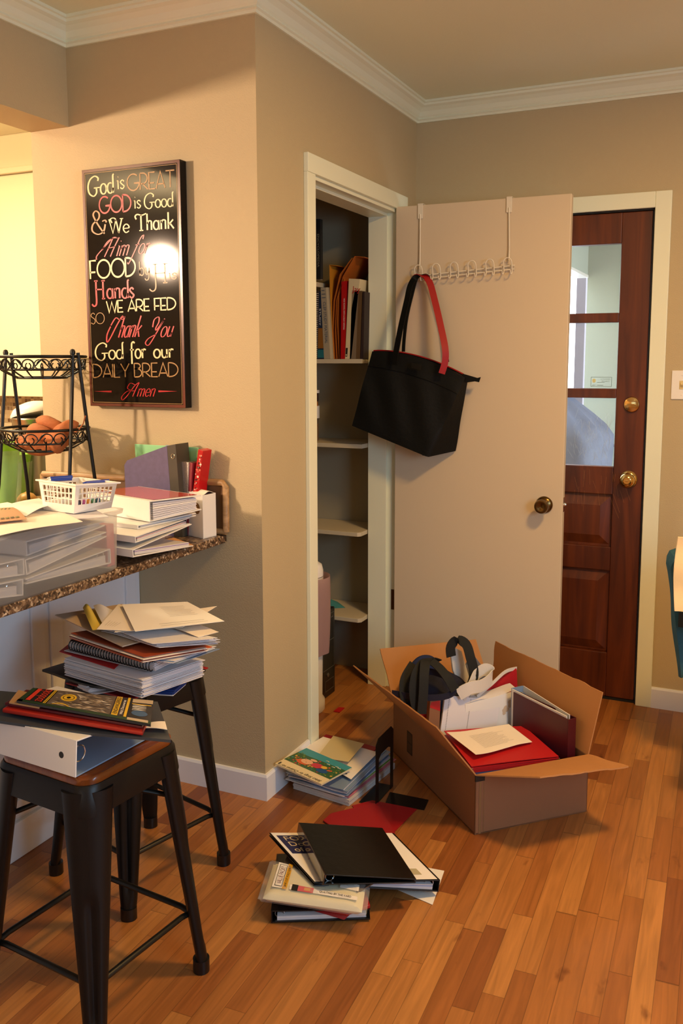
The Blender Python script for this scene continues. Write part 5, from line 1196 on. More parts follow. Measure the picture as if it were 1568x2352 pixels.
def holes(b, f, mats):
    mats.append(inkd)
    for u in (.12, .5, .88): c = f(u, .06); b.poly([c+V((.0035*cos(2*pi*i/12), .0035*sin(2*pi*i/12), .0012)) for i in range(12)], 1)
    mats.append(ink)
    for i in range(5):
        b.poly([f(.2, .85+.02*i)+V((0, 0, .001)), f(.7, .85+.02*i)+V((0, 0, .001)), f(.7, .857+.02*i)+V((0, 0, .001)), f(.2, .857+.02*i)+V((0, 0, .001))], 2)
sheet('punched_page', A3([(690, 1722), (806, 1790), (868, 1728), (742, 1692)], .072), paper, 'white hole-punched page under the song book', 'paper', bump=lambda u, v: 0, extra=holes)
sheet('blank_card', A3([(728, 1738), (800, 1752), (836, 1710), (765, 1690)], .084), mat('card_khaki', 'cdbf92', .7), 'blank khaki card tilted behind the song book', 'card', bump=lambda u, v: .004*u, th=.0015)
# song book
W0, W1, W2 = at(738, 1801, z=.092), at(632, 1753, z=.108), at(808, 1763, z=.090)   # F, L, R
Qs = [W0, W1, W1+W2-W0, W2]; b = MB(); nn = (Qs[0]-Qs[1]).cross(Qs[3]-Qs[0]).normalized(); nn = nn if nn.z > 0 else -nn
b.hexa([p-nn*.006 for p in Qs][::-1], Qs[::-1], 0)
def q(u, v, o=.0004): return Qs[0].lerp(Qs[1], u).lerp(Qs[3].lerp(Qs[2], u), v)+nn*o
def pz(pts, mi, o=.0004): b.poly([q(u, v, o) for u, v in pts], mi)
sc = [mat('song_cream', 'e8d6a8', .35), mat('song_blue', '3f96a0', .35), mat('song_green', '35603a', .35), mat('song_leaf', '6a8a3a', .35), mat('song_orange', 'd8622a', .35), mat('song_skin', 'e8b48a', .35), mat('song_pink', 'c83a4a', .35), mat('song_deepblue', '1f5288', .35), mat('song_yellow', 'e0b040', .35), inkd, redd]
pz([(0, .27), (1, .27), (1, 1), (0, 1)], 2); pz([(0, .80), (1, .72), (1, 1), (0, 1)], 1, .0005)
rnd = random.Random(9)
for i in range(120):
    u, v, r = rnd.uniform(.03, .97), rnd.uniform(.30, .76), rnd.uniform(.008, .024); pz([(u+r*cos(a*pi/3+i), v+r*1.3*sin(a*pi/3+i)) for a in range(6)], rnd.choice([3, 3, 2, 1, 4, 8, 6]), .0006+.000002*i)
def ell(cu, cv, ru, rv, mi, o): pz([(cu+ru*cos(2*pi*i/20), cv+rv*sin(2*pi*i/20)) for i in range(20)], mi, o)
ell(.70, .46, .13, .11, 4, .0010); ell(.66, .52, .115, .10, 5, .0011); ell(.44, .53, .12, .10, 6, .0010); ell(.60, .66, .07, .045, 5, .0010); ell(.32, .57, .06, .06, 8, .0011); ell(.28, .43, .11, .09, 7, .0010); ell(.66, .49, .007, .012, 9, .0012); ell(.72, .57, .007, .012, 9, .0012)
for cu, cv in ((.34, .74), (.22, .72), (.18, .78), (.42, .84), (.12, .76)): ell(cu, cv, .035, .02, 0, .0011); ell(cu, cv-.012, .024, .014, 1, .0012)
text(b, 'Select Songs for Children vol 1', q(.06, .13), q(.93, .10)-q(.06, .13), q(.06, .02)-q(.06, .13), 9, shear=.2, n=tuple(nn), off=.0006)
pz([(.94, .03), (.97, .03), (.97, .13), (.94, .13)], 9, .0006)
b.build('song_book', sc, label='square song book with a painted garden cover lying upside down on the paper pile', cat='book')

# book end
be = thing('book_end', 'black metal book end standing on the floor between song book pile and box', 'book end', (.37, .18, 0))
bx_ = .348; b = MB(); t_ = .0016
def vp(pts): b.hexa([V((bx_, y_, z_)) for y_, z_ in pts][::-1], [V((bx_+t_, y_, z_)) for y_, z_ in pts][::-1])
ya, yb2, zt_ = .108, .258, .222
vp([(ya, 0), (ya+.024, 0), (ya+.024, .150), (ya, .165)]); vp([(yb2-.024, 0), (yb2, 0), (yb2, .165), (yb2-.024, .150)])
vp([(ya, .165), (ya+.024, .150), (ya+.045, .160), (yb2-.045, .160), (yb2-.024, .150), (yb2, .165), (yb2, .205), (yb2-.02, zt_), (ya+.02, zt_), (ya, .205)])
b.build('upright_plate', iron, be)
b = MB(); P = [at(895, 1820, z=.001), at(984, 1838, z=.001), at(974, 1861, z=.001), at(884, 1846, z=.001)]; b.hexa([p for p in P][::-1], [p+V((0, 0, .0016)) for p in P][::-1]); b.build('tongue', iron, be)
b = MB(); P = [V((bx_, ya, .001)), V((bx_, yb2, .001)), V((bx_-.055, yb2, .001)), V((bx_-.058, ya-.002, .001))]; b.hexa(P, [p+V((0, 0, .0016)) for p in P]); b.build('foot_plate', iron, be)
# red folders on the floor
slab('red_folder', [at(x, y_, z=.003) for x, y_ in ((808, 1850), (855, 1838), (957, 1858), (898, 1917), (850, 1900))], .0005, .003, redd, 'darker red folder on the floor touching the book end tongue', 'folder', bevel=0)
slab('red_folder', [at(x, y_, z=.007) for x, y_ in ((742, 1884), (760, 1868), (866, 1842), (907, 1912), (900, 1918), (765, 1900))], .0032, .007, mat('floor_red', '9a1a20', .5), 'lighter red folder on the floor partly under the black binder', 'folder', bevel=0)

# ================================================================== binder pile on the floor
def rect(F, Rr, depth, left=True):
    d = (Rr-F); p = V((-d.y, d.x, 0)).normalized()*depth; return p
# bottom black binder
F1, R1 = at(625, 2092, z=.036), at(850, 2088, z=.036); dv = V((-(R1-F1).y, (R1-F1).x, 0)).normalized()
binder('black binder at the bottom of the front floor pile', F1, F1+dv*.27, R1+dv*.27, R1, .034, .030, blackp, pages=.35)
z = .0375
slab('red_folders', [at(x, y_, z=z+.010) for x, y_ in ((655, 2062), (795, 2096), (850, 2078), (835, 2030), (700, 2010))], z, z+.010, redd, 'deep red folders spilling out beneath the bag of cream cloth', 'folders', bevel=.002)
sheet('red_flap', [at(652, 2070, z=z), at(790, 2113, z=.012), at(820, 2085, z=z+.003), at(690, 2050, z=z+.003)], redd, 'red folder flap drooping over the bottom black binder', 'folder', th=.003, bump=lambda u, v: 0)
z = .049
sheet('taupe_folder', [at(x, y_, z=z+.028) for x, y_ in ((648, 1992), (820, 2050), (870, 2020), (668, 1945))], taupe, 'dark taupe folder lying behind the bagged cloth', 'folder', th=.004, bump=lambda u, v: 0)
# bag of cloth
P = [at(583+12, 2055, z=z+.028), at(838, 2092, z=z+.024), at(846, 2035, z=z+.024), at(622, 1972, z=z+.028)]
bg = thing('bagged_cloth', 'clear plastic bag of folded cream cloth with a value pack label', 'bag', ((P[0].x+P[2].x)/2, (P[0].y+P[2].y)/2, z))
def pil(Q, inset, h0, h1):
    c = sum(Q, V((0, 0, 0)))/4; Qi = [p.lerp(c, inset) for p in Q]
    return lambda u, v: (Qi[0].lerp(Qi[1], u).lerp(Qi[3].lerp(Qi[2], u), v)) + V((0, 0, 0))
def pillow(Q, inset, zlo, zhi, wr, n=22):
    c = sum(Q, V((0, 0, 0)))/4; Qi = [p.lerp(c, inset) for p in Q]; b = MB()
    def base_(u, v): return Qi[0].lerp(Qi[1], u).lerp(Qi[3].lerp(Qi[2], u), v)
    def e(u, v): return min(1, 9*min(u, 1-u, v, 1-v))**.45
    def tf(u, v): p = base_(u, v); return V((p.x, p.y, (zlo+zhi)/2+(zhi-zlo)/2*e(u, v)+wr*sin(23*u+11*v)*e(u, v)))
    def bf(u, v): p = base_(u, v); return V((p.x, p.y, (zlo+zhi)/2-(zhi-zlo)/2*e(u, v)))
    b.grid(tf, n, n); b.grid(lambda u, v: bf(1-u, v), n, n); return b, tf
if (P[1]-P[0]).cross(P[3]-P[0]).z < 0: P = [P[3], P[2], P[1], P[0]]
b, tf = pillow(P, .06, z+.001, z+.030, .0005); b.build('cloth', creamf, bg, smooth=True)
b, tf2 = pillow(P, -.03, z, z+.034, .0012, 34)
b.build('plastic_bag', clear_mat('poly_bag', 'f2f2f2', .16, .05), bg, smooth=True)
def on(u, v, o=.0045): p = P[0].lerp(P[1], u).lerp(P[3].lerp(P[2], u), v); return V((p.x, p.y, z+.030+o))
b = MB(); mats = [paper, inkd, mat('label_maroon', '6a1f2a', .5), mat('label_gold', 'd8a022', .45), mat('doll_pink', 'd0626a', .5), mat('doll_skin', 'd8a070', .5)]
def lp(u0, v0, u1, v1, mi, o=.0045): b.poly([on(u0, v0, o), on(u1, v0, o), on(u1, v1, o), on(u0, v1, o)], mi)
lp(.10, .20, .235, .90, 0); lp(.120, .24, .195, .86, 1, .0048); lp(.126, .255, .189, .845, 0, .0051)
text(b, 'VALUE PACK!!', on(.182, .30), on(.182, .80)-on(.182, .30), on(.134, .30)-on(.182, .30), 2, n=(0, 0, 1), off=.0010)
lp(.20, .18, .245, .92, 3, .0050); text(b, 'SAVE CUT FOLD QUILT', on(.236, .24), on(.236, .86)-on(.236, .24), on(.212, .24)-on(.236, .24), 1, n=(0, 0, 1), off=.0010)
lp(.27, .20, .92, .34, 0); lp(.29, .18, .35, .36, 1, .0049); lp(.35, .19, .50, .35, 4, .0049); lp(.41, .23, .47, .32, 5, .0052)
text(b, 'QUILTING BY THE YARD', on(.56, .24), on(.86, .24)-on(.56, .24), on(.56, .31)-on(.56, .24), 1, n=(0, 0, 1), off=.0008)
lp(.74, .55, .92, .80, 0)
b.build('label', mats, bg)
# loose white sheet under the pile to the right
sheet('white_sheet', [at(905, 2040, z=.002), at(993, 2078, z=.002), at(1020, 2000, z=.002), at(940, 1985, z=.002)], paper, 'bare white sheet sticking out at the right under the floor binders', 'paper', bump=lambda u, v: 0)
# binder with the white cover insert
OL0, OL1 = at(629, 1924, z=.105), at(722, 2027, z=.094); SR0, SR1 = at(905, 1917, z=.052), at(1008, 2021, z=.050)
OL0 = OL1+(OL0-OL1).normalized()*.265; SR0 = SR1+(SR0-SR1).normalized()*.265
def cover_ins(t, S0, S1, O1, O0, n, out, dn):
    def Qp(u, v, o=.001): return (O1.lerp(S1, u)).lerp(O0.lerp(S0, u), v)+n*o
    b = MB(); b.poly([Qp(.005, .01), Qp(.99, .01), Qp(.99, .99), Qp(.005, .99)], 0)
    b.poly([Qp(.03, .55, .0014), Qp(.62, .55, .0014), Qp(.62, .93, .0014), Qp(.03, .93, .0014)], 1)
    for i, (s_, u1) in enumerate((('FOUNDING', .56), ('Documents', .50), ('of Freedom', .50))):
        v0 = .815-.115*i; text(b, s_, Qp(.07, v0), Qp(u1, v0)-Qp(.07, v0), Qp(.07, v0+.085)-Qp(.07, v0), 2, n=tuple(n), off=.0012)
    b.poly([Qp(.10, .42, .0014), Qp(.14, .47, .0014), Qp(.20, .40, .0014), Qp(.135, .455, .0014)], 3)
    b.poly([Qp(.82, .10, .0014), Qp(.90, .10, .0014), Qp(.90, .22, .0014), Qp(.82, .22, .0014)], 4)
    b.build('cover_insert', [paper, mat('navy_print', '1c1f52', .4), mat('gold_print', 'd9c8a4', .5), redp, mat('khaki_print', 'b8ae8c', .5)], t, label='white insert with a navy title block')
binder('black binder with a white cover insert and navy title block, middle of the floor pile', SR0, SR1, OL1, OL0, .034, .010, blackp, pages=.45, extra=cover_ins, pm=mat('bluepages', '6f8fc8', .6))
# top black binder
S0b, S1b = at(690, 1893, z=.140), at(748, 2008, z=.130); O0b, O1b = at(884, 1919, z=.098), at(956, 2019, z=.090)
S0b = S1b+(S0b-S1b).normalized()*.255; O0b = O1b+(S0b-S1b)
binder('plain black vinyl binder tilted on top of the floor pile', S0b, S1b, O1b, O0b, .030, .012, blackv, pages=0, spine_m=mat('clear_spine', '3a2a20', .12, coat=.6))

# ================================================================== cardboard box and contents
th = radians(45.2); BA = V((.695, .067, 0)); bu_ = V((cos(th), sin(th), 0)); bv_ = V((-sin(th), cos(th), 0)); BW, BD, BH = .405, .63, .19
def bl(a, b_, c=0): return BA+bu_*a+bv_*b_+V((0, 0, c))
def bloc(px, py, z_): p = at(px, py, z=z_)-BA; return p.dot(bu_), p.dot(bv_)
box = thing('cardboard_box', 'open brown cardboard box with spread flaps full of binders and bags', 'box', tuple(bl(BW/2, BD/2)))
t_ = .0045
def pan(a, b_, h, nm, mi_out=card):
    d = (b_-a).normalized(); inn = V((-d.y, d.x, 0))*t_   # inward (ccw order)
    q0 = [a, b_, b_+inn, a+inn]; return MB().hexa([p+V((0, 0, .001)) for p in q0], [p+V((0, 0, h)) for p in q0]).build(nm, card, box, bevel=.001)
c4 = [bl(0, 0), bl(BW, 0), bl(BW, BD), bl(0, BD)]
for i in range(4): pan(c4[i], c4[(i+1) % 4], BH, 'side_panel')
MB().hexa([p+V((0, 0, .001)) for p in c4], [p+V((0, 0, .005)) for p in c4]).build('bottom', card, box)
def flap(h0, h1, out, s0, a0, s1, a1, in0=0, in1=0, curl=0, rag=0, seed=0):
    d = (h1-h0); w0 = out*cos(radians(a0))*s0+V((0, 0, sin(radians(a0))*s0)); w1 = out*cos(radians(a1))*s1+V((0, 0, sin(radians(a1))*s1)); rnd = random.Random(seed)
    nz = [rnd.uniform(-1, 1) for _ in range(40)]
    def f(u, v):
        a = h0.lerp(h1, u); e = (h0+w0+d.normalized()*in0).lerp(h1+w1-d.normalized()*in1, u); p = a.lerp(e, v)
        n_ = d.cross(out).normalized(); p = p+n_*curl*v*v+n_*.002*nz[int(u*19)]*v*rag + d.normalized()*(.004*rag*sin(v*9)*(u if u > .9 else 0))
        return p
    b = MB(); b.grid(f, 20, 10, 0, .0042, 0); return b.build('flap', cardi, box)
u_, v_ = bu_, bv_; z3 = V((0, 0, BH))
flap(c4[3]+z3, c4[0]+z3, -u_, .225, 45, .220, 52, rag=.4, seed=1)
flap(c4[1]+z3, c4[2]+z3, u_, .210, 77, .185, 83, rag=1.2, seed=2, curl=.0)
flap(c4[2]+z3, c4[3]+z3, v_, .200, 51, .210, 51, rag=.3, seed=3)
flap(c4[0]+z3, c4[1]+z3, -v_, .205, 18, .200, 13, in0=.10, in1=-.0, rag=.8, seed=4)
b = MB()   # tape and printing
for (a0, z0, a1, z1) in ((.012, .0, .020, BH), (.028, .0, .030, BH)): b.poly([bl(a0, -.0008, z0+.002), bl(a1, -.0008, z0+.002), bl(a1, -.0008, z1), bl(a0, -.0008, z1)], 0)
b.build('tape', mat('tape', '8a6846', .15), box)
b = MB(); b.poly([bl(-.0008, .46, .055), bl(-.0008, .46, .135), bl(-.0008, .505, .135), bl(-.0008, .505, .055)], 0)
for k in range(2): b.poly([bl(-.0012, .465, .06+.038*k), bl(-.0012, .465, .092+.038*k), bl(-.0012, .500, .092+.038*k), bl(-.0012, .500, .06+.038*k)], 1)
b.build('printed_mark', [mat('print_dark', '2e2216', .6), mat('print_mid', '4a3520', .6)], box)
b = MB(); b.hexa([bl(-.002, -.003, BH-.018), bl(.03, -.003, BH-.018), bl(.03, .002, BH-.018), bl(-.002, .002, BH-.018)], [bl(-.002, -.003, BH+.001), bl(.03, -.003, BH+.001), bl(.03, .002, BH+.001), bl(-.002, .002, BH+.001)]); b.build('corner_patch', mat('corner_dark', '1a140e', .6), box)

# content: blue folder, red folders, page
Q4 = [bl(.012, .035), bl(.325, .020), bl(.345, .30), bl(.02, .30)]
stack('filler_books', [bl(.012, .012), bl(.305, .012), bl(.305, .32), bl(.012, .32)], .006, .150, 14, None, 'books and folders filling the front of the box below the blue one', 'books', jit=.0005, seed=41, mats=[taupe, paper3, bluel, darkgrey])
slab('blue_binder', [bl(.012, .010), bl(.325, .010), bl(.345, .29), bl(.02, .29)], .151, .168, bluep, 'blue binder lying under the red folders at the front of the box', 'binder', bevel=.004)
Qr = A3([(1072, 1752), (1284, 1738), (1200, 1668), (1020, 1688)], .186)
Qr = [bl(.018, .062), bl(.312, .028), bl(.335, .275), bl(.05, .315)]
stack('hanging_folders', Qr, .169, .186, 5, redp, 'stack of bright red hanging folders at the front of the box', 'folders', jit=.0015, seed=42)
Qr2 = [p+V((0, 0, .190)) for p in Qr]; sheet('hanging_folder', Qr2, redp, 'topmost red hanging folder, bowed under the cream page', 'folder', bump=lambda u, v: .010*(1-u)*v+.002*sin(3*u), th=.0018)
for (u0, v0, lab) in ((.02, .0, 'left'), (.98, .0, 'right')):
    p = Qr[0].lerp(Qr[1], u0); 
    for k in range(3): MB().tube([p+V((0, 0, .172+.005*k))-bu_*(.008 if u0 < .5 else -.0), p+V((0, 0, .172+.005*k))+bu_*(.0 if u0 < .5 else .010)], .0015, 6).build('folder_hook', chrome if k else whitev, label='metal hook end of a red hanging folder, %s side, %s' % (lab, ('lowest', 'middle', 'upper')[k]), cat='hook')
sheet('printed_page', A3([(1092, 1738), (1222, 1700), (1168, 1663), (1025, 1686)], .206), paper2, 'cream printed page lying on the red folders in the box', 'page', bump=lambda u, v: .010*(max(0, .35-u)**2)*6-.006*max(0, u-.75)*4*(1-v), lines=[(.25, .2, .8, .75, 14)])
# maroon binder upright along the right side
mt = .298
T0_, T1_ = bl(.318, .320, mt), bl(.356, .048, mt); axx = (T1_-T0_); axx.z = 0; ln = axx.length; axx = axx.normalized(); nr_ = V((-axx.y, axx.x, 0)); nr_ = nr_ if nr_.dot(bu_) > 0 else -nr_
b0_, b1_ = V((T0_.x, T0_.y, .03)), V((T1_.x, T1_.y, .03))
m_ = thing('ring_binder', 'maroon ring binder standing upright along the right side of the box', 'binder', ((T0_.x+T1_.x)/2, (T0_.y+T1_.y)/2, .03))
b = MB(); b.hexa([b0_, b1_, T1_, T0_][::-1], [b0_+nr_*.003, b1_+nr_*.003, T1_+nr_*.003, T0_+nr_*.003][::-1]); b.build('front_cover', maroon, m_, bevel=.0008)
wd_ = .032; b = MB(); b.hexa([b1_, b1_+nr_*wd_, T1_+nr_*wd_, T1_], [b1_+axx*.003, b1_+nr_*wd_+axx*.003, T1_+nr_*wd_+axx*.003, T1_+axx*.003]); b.build('spine', maroon, m_, bevel=.0006)
b = MB(); b.hexa([b0_+nr_*(wd_*.5), b1_+nr_*wd_, T1_+nr_*wd_, T0_+nr_*(wd_*.5)][::-1], [b0_+nr_*(wd_*.5+.003), b1_+nr_*(wd_+.003), T1_+nr_*(wd_+.003), T0_+nr_*(wd_*.5+.003)][::-1]); b.build('back_cover', maroon, m_)
# white binder behind it, opening upward
wT0 = T0_
wh = thing('ring_binder', 'white ring binder squeezed between the maroon one and the box side', 'binder', (wT0.x, wT0.y, .03))
o_ = nr_*.002; A0, A1 = T0_-axx*.012-nr_*.002+nr_*.006, T1_-axx*.02+nr_*.006
A0 = T0_-axx*.014+nr_*.0045; A1 = T1_-axx*.012+nr_*.0045
def vslab(p0, p1, z0, z1, th_, nm, m__, par, nrm): 
    b = MB(); P_ = [V((p0.x, p0.y, z0)), V((p1.x, p1.y, z0)), V((p1.x, p1.y, z1)), V((p0.x, p0.y, z1))]; b.hexa(P_[::-1], [p+nrm*th_ for p in P_][::-1]); return b.build(nm, m__, par)
vslab(A0, A1, .03, mt+.006, .003, 'front_cover', whitev, wh, nr_)
Bk0 = A0+nr_*.050; Bk1 = A1+nr_*.012
vslab(Bk0, Bk1, .03, mt+.008, .003, 'back_cover', whitev, wh, nr_)
vslab(A0, Bk0, .03, mt+.008, .003, 'spine', bluel, wh, -axx)
for zz in (mt-.02,): MB().tube([A0.lerp(Bk0, .5)+axx*.016+V((0, 0, mt-.012-A0.z))+nr_*(.016*cos(2*pi*i/12))+axx*(.016*sin(2*pi*i/12)) for i in range(12)], .0018, 6, closed=True).build('ring', chrome, wh, smooth=True)
# white stained binder facing the viewer, papers before it
pn = -bv_
def facing(name, pts, bofs, m__, label, cat, th_=.003, mats=None, deco=None, lean=0, zmin=.02):
    """flat thing standing roughly across the box, facing the front; px corners TL TR BR BL on the plane b=bofs"""
    P_ = []
    for (px, py) in pts:
        p = atp(px, py, bl(0, bofs), bv_-V((0, 0, lean))); P_.append(p)
    n_ = (bv_-V((0, 0, lean))).normalized(); b = MB(); b.hexa([p+n_*th_ for p in P_], P_) if ((P_[1]-P_[0]).cross(P_[2]-P_[1])).dot(n_) > 0 else b.hexa([p+n_*th_ for p in P_][::-1], P_[::-1])
    if deco: deco(b, P_, -n_)
    return b.build(name, mats or m__, label=label, cat=cat, bevel=.0006), P_
def stain(b, P_, n_):
    c = P_[0].lerp(P_[1], .80).lerp(P_[3].lerp(P_[2], .80), .30)
    rnd = random.Random(6)
    for i in range(7):
        r = rnd.uniform(.006, .012); cc = c+(P_[1]-P_[0]).normalized()*rnd.uniform(-.018, .018)+(P_[3]-P_[0]).normalized()*rnd.uniform(-.01, .03)
        b.poly([cc+n_*(.0005+.00003*i)+(P_[1]-P_[0]).normalized()*(r*cos(k*pi/5)*rnd.uniform(.7, 1))+(P_[3]-P_[0]).normalized()*(r*sin(k*pi/5)*rnd.uniform(.7, 1)) for k in range(10)], 1)
    c = P_[0].lerp(P_[1], .90).lerp(P_[3].lerp(P_[2], .90), .16); b.poly([c+n_*.001+(P_[1]-P_[0]).normalized()*(.005*cos(k*pi/8))+V((0, 0, .005*sin(k*pi/8))) for k in range(16)], 2)
_, PW_ = facing('ring_binder', [(1068, 1618), (1187, 1586), (1190, 1665), (1070, 1690)], .335, None, 'white stained ring binder with a finger hole standing across the box', 'binder', th_=.004, mats=[whitev, mat('stain', 'c9b49c', .5), inkd], deco=stain, lean=.12)
tp = PW_[1]; tpl = PW_[0]
slab('ring_binder', [tpl+bv_*.006, tp+bv_*.006, tp+bv_*.045+bu_*(-.002), tpl+bv_*.03], .05, min(tp.z, tpl.z)-.004, whitev, 'second white binder right behind the stained white binder in the box', 'binder')
sheet('plastic_sleeves', [tpl+V((0, 0, .0)), tp+V((0, 0, .002)), tp+bv_*.05+V((0, 0, .006)), tpl+bv_*.07+V((0, 0, .0))], paper3, 'white plastic sleeves on top of the upright binders in the box', 'papers', bump=lambda u, v: .008*sin(pi*v)*(1-u)+.004*sin(8*u))
def dots(b, P_, n_):
    for k in range(22):
        for u in (.08, .46): c = P_[0].lerp(P_[1], u).lerp(P_[3].lerp(P_[2], u), .06+.04*k)+n_*.0006; e = (P_[1]-P_[0]).normalized()*.0012; b.poly([c-e-V((0, 0, .0012)), c+e-V((0, 0, .0012)), c+e+V((0, 0, .0012)), c-e+V((0, 0, .0012))], 1)
facing('paper_sheets', [(1022, 1597), (1150, 1608), (1140, 1668), (1010, 1690)], .305, None, 'blank white pages standing in front of the stained white binder', 'papers', th_=.010, mats=[paper3, ink], deco=dots, lean=.25)
def gift(b, P_, n_):
    c = P_[0].lerp(P_[1], .25).lerp(P_[3].lerp(P_[2], .25), .4); b.poly([c+n_*.0005+(P_[1]-P_[0]).normalized()*(.014*cos(k*pi/8))+(P_[0]-P_[3]).normalized()*(.007*sin(k*pi/8)) for k in range(16)], 1)
    a = [P_[0].lerp(P_[1], u) for u in (.66, .78)]+[P_[3].lerp(P_[2], u) for u in (.92, .80)]; b.poly([p+n_*.0005 for p in a], 2)
    text(b, 'OR CARD', P_[0].lerp(P_[1], .5)+(P_[3]-P_[0])*.45, (P_[1]-P_[0])*.16, (P_[0]-P_[3])*.12, 3, n=tuple(n_))
facing('gift_card', [(1045, 1659), (1106, 1661), (1104, 1672), (1042, 1678)], .298, None, 'dark gift card with a yellow stripe leaning on the white pages', 'card', th_=.001, mats=[mat('gc_dark', '2a1014', .3), mat('gc_cream', 'e4d09a', .4), mat('gc_gold', 'd89a2a', .4), paper], deco=gift, lean=.4)
facing('cardboard_file', [(988, 1606), (1012, 1604), (1008, 1690), (984, 1662)], .36, None, 'small brown boxed file with a red sticker standing left of the pages', 'file', th_=.02, mats=[card, redp], deco=lambda b, P_, n_: b.poly([p+n_*.0006 for p in (P_[0].lerp(P_[2], .08), P_[1].lerp(P_[3], .08), P_[1].lerp(P_[2], .34), P_[0].lerp(P_[3], .34))], 1))
facing('red_pouch', [(960, 1612), (990, 1606), (988, 1668), (965, 1650)], .40, redf, 'bright red cloth pouch between the navy bag and brown file', 'pouch', th_=.02)
stack('filler_papers', [bl(.02, .33), bl(.37, .36), bl(.37, .60), bl(.02, .60)], .006, .13, 12, None, 'books and papers filling the rear half of the box below the bags', 'books', jit=.0005, seed=43, mats=[taupe, paper3, darkgrey])
# bags in the rear of the box
def blob(c, rx, ry, rz, seed, nu=40, nv=24, amp=.18, rot=0):
    rnd = random.Random(seed); ph = [rnd.uniform(0, 6.28) for _ in range(8)]; b = MB(); c = V(c)
    def f(u, v):
        a = u*2*pi; t = (v-.5)*pi; r = 1+amp*(.5*sin(3*a+ph[0]+3*t)+.4*sin(5*a+ph[1]-2*t)+.3*sin(8*t+ph[2]+2*a)+.25*sin(11*a+ph[3]+5*t))*cos(t)
        x, y = rx*r*cos(t)*cos(a), ry*r*cos(t)*sin(a)
        return c+V((x*cos(rot)-y*sin(rot), x*sin(rot)+y*cos(rot), rz*(sin(t)*(1+.2*r))))
    b.grid(f, nu, nv); return b
nb = thing('canvas_bag', 'folded navy and blue canvas bag with black webbing straps in the box corner', 'bag', tuple(bl(.12, .50, .13)))
blob(bl(.115, .475, .245), .098, .098, .085, 3, rot=th).build('body', navyf, nb, smooth=True)
blob(bl(.105, .592, .245), .085, .026, .105, 5, rot=th, amp=.08).build('blue_panel', bluef, nb, smooth=True, label='brighter blue panel')
def strap(pts, w, m__, par, wdir=(0, 0, 1), nm='strap'):
    P_ = sm([at(px, py, **kw) if isinstance(kw, dict) else atp(px, py, bl(0, kw), bv_) for px, py, kw in pts]); return ribbon(P_, V(wdir), w, .003, 0, 0, nm, par, [m__, m__])
side_w = tuple(bu_)
strap([(958, 1632, .36), (950, 1595, .37), (955, 1550, .39), (975, 1520, .42), (990, 1512, .46)], .034, webbing, nb, side_w)
strap([(968, 1640, .34), (972, 1590, .35), (974, 1545, .37), (980, 1515, .41), (1005, 1520, .45)], .034, webbing, nb, side_w)
strap([(936, 1612, .40), (928, 1595, .41), (930, 1560, .43), (950, 1525, .46)], .034, webbing, nb, side_w)
strap([(990, 1518, .40), (1010, 1535, .37), (1030, 1560, .34), (1045, 1585, .33)], .034, webbing, nb, side_w)
strap([(900, 1592, .44), (960, 1602, .37), (1020, 1600, .34), (1045, 1585, .34), (1035, 1562, .36), (1000, 1545, .40), (950, 1538, .44)], .022, navyf, nb, (0, 0, 1), 'folded_edge')
wb = thing('canvas_bag', 'rolled white and red canvas tote with black handles in the box rear', 'bag', tuple(bl(.24, .45, .13)))
strap([(1052, 1595, .36), (1080, 1580, .35), (1105, 1575, .36), (1125, 1560, .38), (1128, 1545, .40), (1112, 1538, .41), (1092, 1552, .40), (1078, 1580, .38), (1060, 1600, .37)], .045, whitef, wb, (0, 0, 1), 'rolled_panel')
strap([(1095, 1600, .38), (1130, 1570, .40), (1160, 1543, .42), (1186, 1535, .44)], .012, whitef, wb, (0, 0, 1), 'white_rim')
P_ = [atp(px, py, bl(0, .43), bv_) for px, py in ((1085, 1600), (1130, 1572), (1186, 1536), (1190, 1610), (1130, 1625), (1085, 1625))]
b = MB(); b.hexa([p+bv_*.01 for p in P_], P_); b.build('red_panel', redf, wb)
P_ = [atp(px, py, bl(0, .47), bv_) for px, py in ((1035, 1500), (1048, 1490), (1060, 1495), (1085, 1580), (1060, 1590), (1040, 1540))]
b = MB(); b.hexa([p+bv_*.012 for p in P_], P_); b.build('cream_fold', whitef, wb, bevel=.003)
P_ = [atp(px, py, bl(0, .50), bv_) for px, py in ((1085, 1500), (1100, 1520), (1130, 1560), (1140, 1600), (1080, 1600), (1070, 1530))]
b = MB(); b.hexa([p+bv_*.012 for p in P_], P_); b.build('grey_fold', mat('grey_canvas', '6a6c72', .8), wb, bevel=.003)
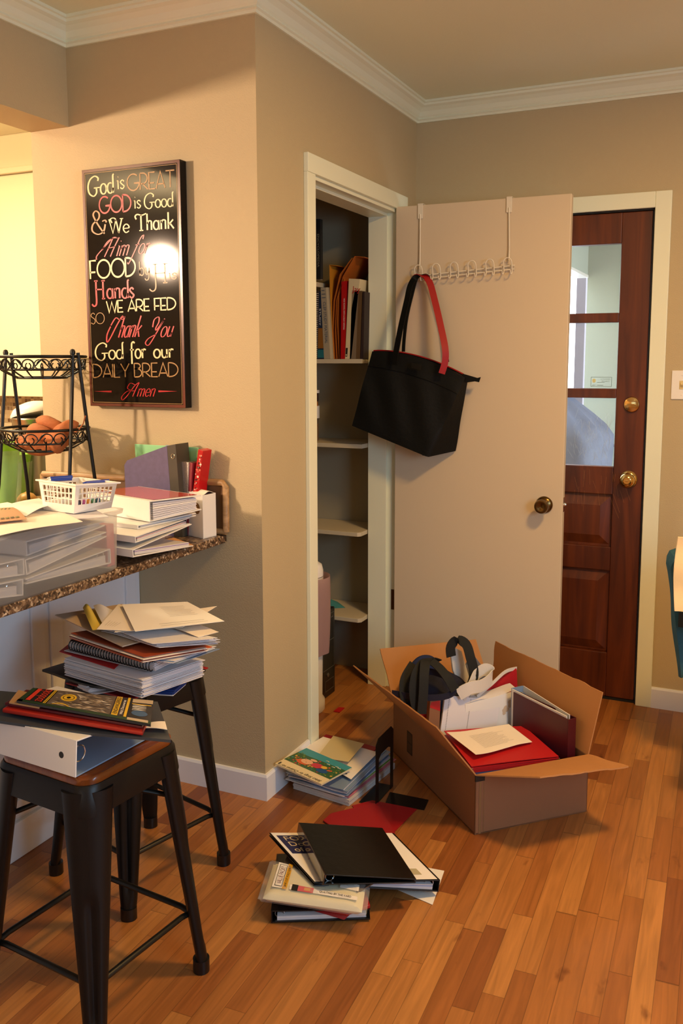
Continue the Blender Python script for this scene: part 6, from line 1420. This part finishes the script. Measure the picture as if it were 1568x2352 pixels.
strap([(1036, 1508, .44), (1035, 1485, .44), (1050, 1470, .44), (1070, 1480, .43), (1080, 1510, .41), (1088, 1545, .40), (1082, 1572, .40), (1070, 1585, .40)], .036, webbing, wb, side_w, 'handle')
blob(bl(.295, .525, .185), .078, .070, .058, 8, rot=th, amp=.08).build('body', whitef, wb, smooth=True)

# ================================================================== chair at the right edge
ch = thing('dining_chair', 'teal quilted upholstered chair cut off by the right photo edge with cream cloth over it', 'chair', (1.36, .80, 0))
CX = 1.150; cy_ = .78
teal = mat('teal_fabric', '1c4a58', .75, bump=1.2, bscale=70)
def cbk(u, v):
    z_ = .36+.42*v
    pxl = 1534+(1572-1534)*max(0, 1-v)**1.0*1.05; x = at(pxl, 1350, y=cy_).x+.02*max(0, v-.93)/.07
    return V((x+.40*u, cy_+.05*sin(pi*u)+.010*sin(9*v), z_))
b = MB(); b.grid(lambda u, v: cbk(u, v)+V((0, .0, -.02*(2*u-1)**6)), 24, 24, 0, .05); b.build('backrest', teal, ch, smooth=True)
MB().box((CX+.12, .50, .34), (CX+.56, cy_+.02, .40)).build('seat', teal, ch, bevel=.02, seg=3)
for lx, ly in ((.20, .53), (.54, .53), (.20, .80), (.54, .80)): MB().box((CX+lx-.018, ly-.018, .001), (CX+lx+.018, ly+.018, .345)).build('leg', walnut, ch, bevel=.003)
cl = MB()
x_ = lambda px, py: at(px, py, y=cy_-.06)
cl.grid(lambda u, v: V((x_(1553-6*sin(pi*v), 1300).x+.30*u, cy_-.062+.006*sin(20*u)+.004*sin(11*v), .850-.255*v)), 20, 20, 0, .006)
cl.build('cream_cloth', mat('cream_cloth', 'e9cf9e', .8, bump=.4, bscale=60), smooth=True, label='cream cloth draped over the teal chair at the right edge', cat='cloth')
bb_ = MB(); bb_.grid(lambda u, v: V((x_(1558, 1420).x+.30*u, cy_-.063, .592-.05*v-.02*u)), 8, 4, 0, .008); bb_.build('black_cloth', blackl, label='black cloth hem hanging below the cream cloth on the chair', cat='cloth')
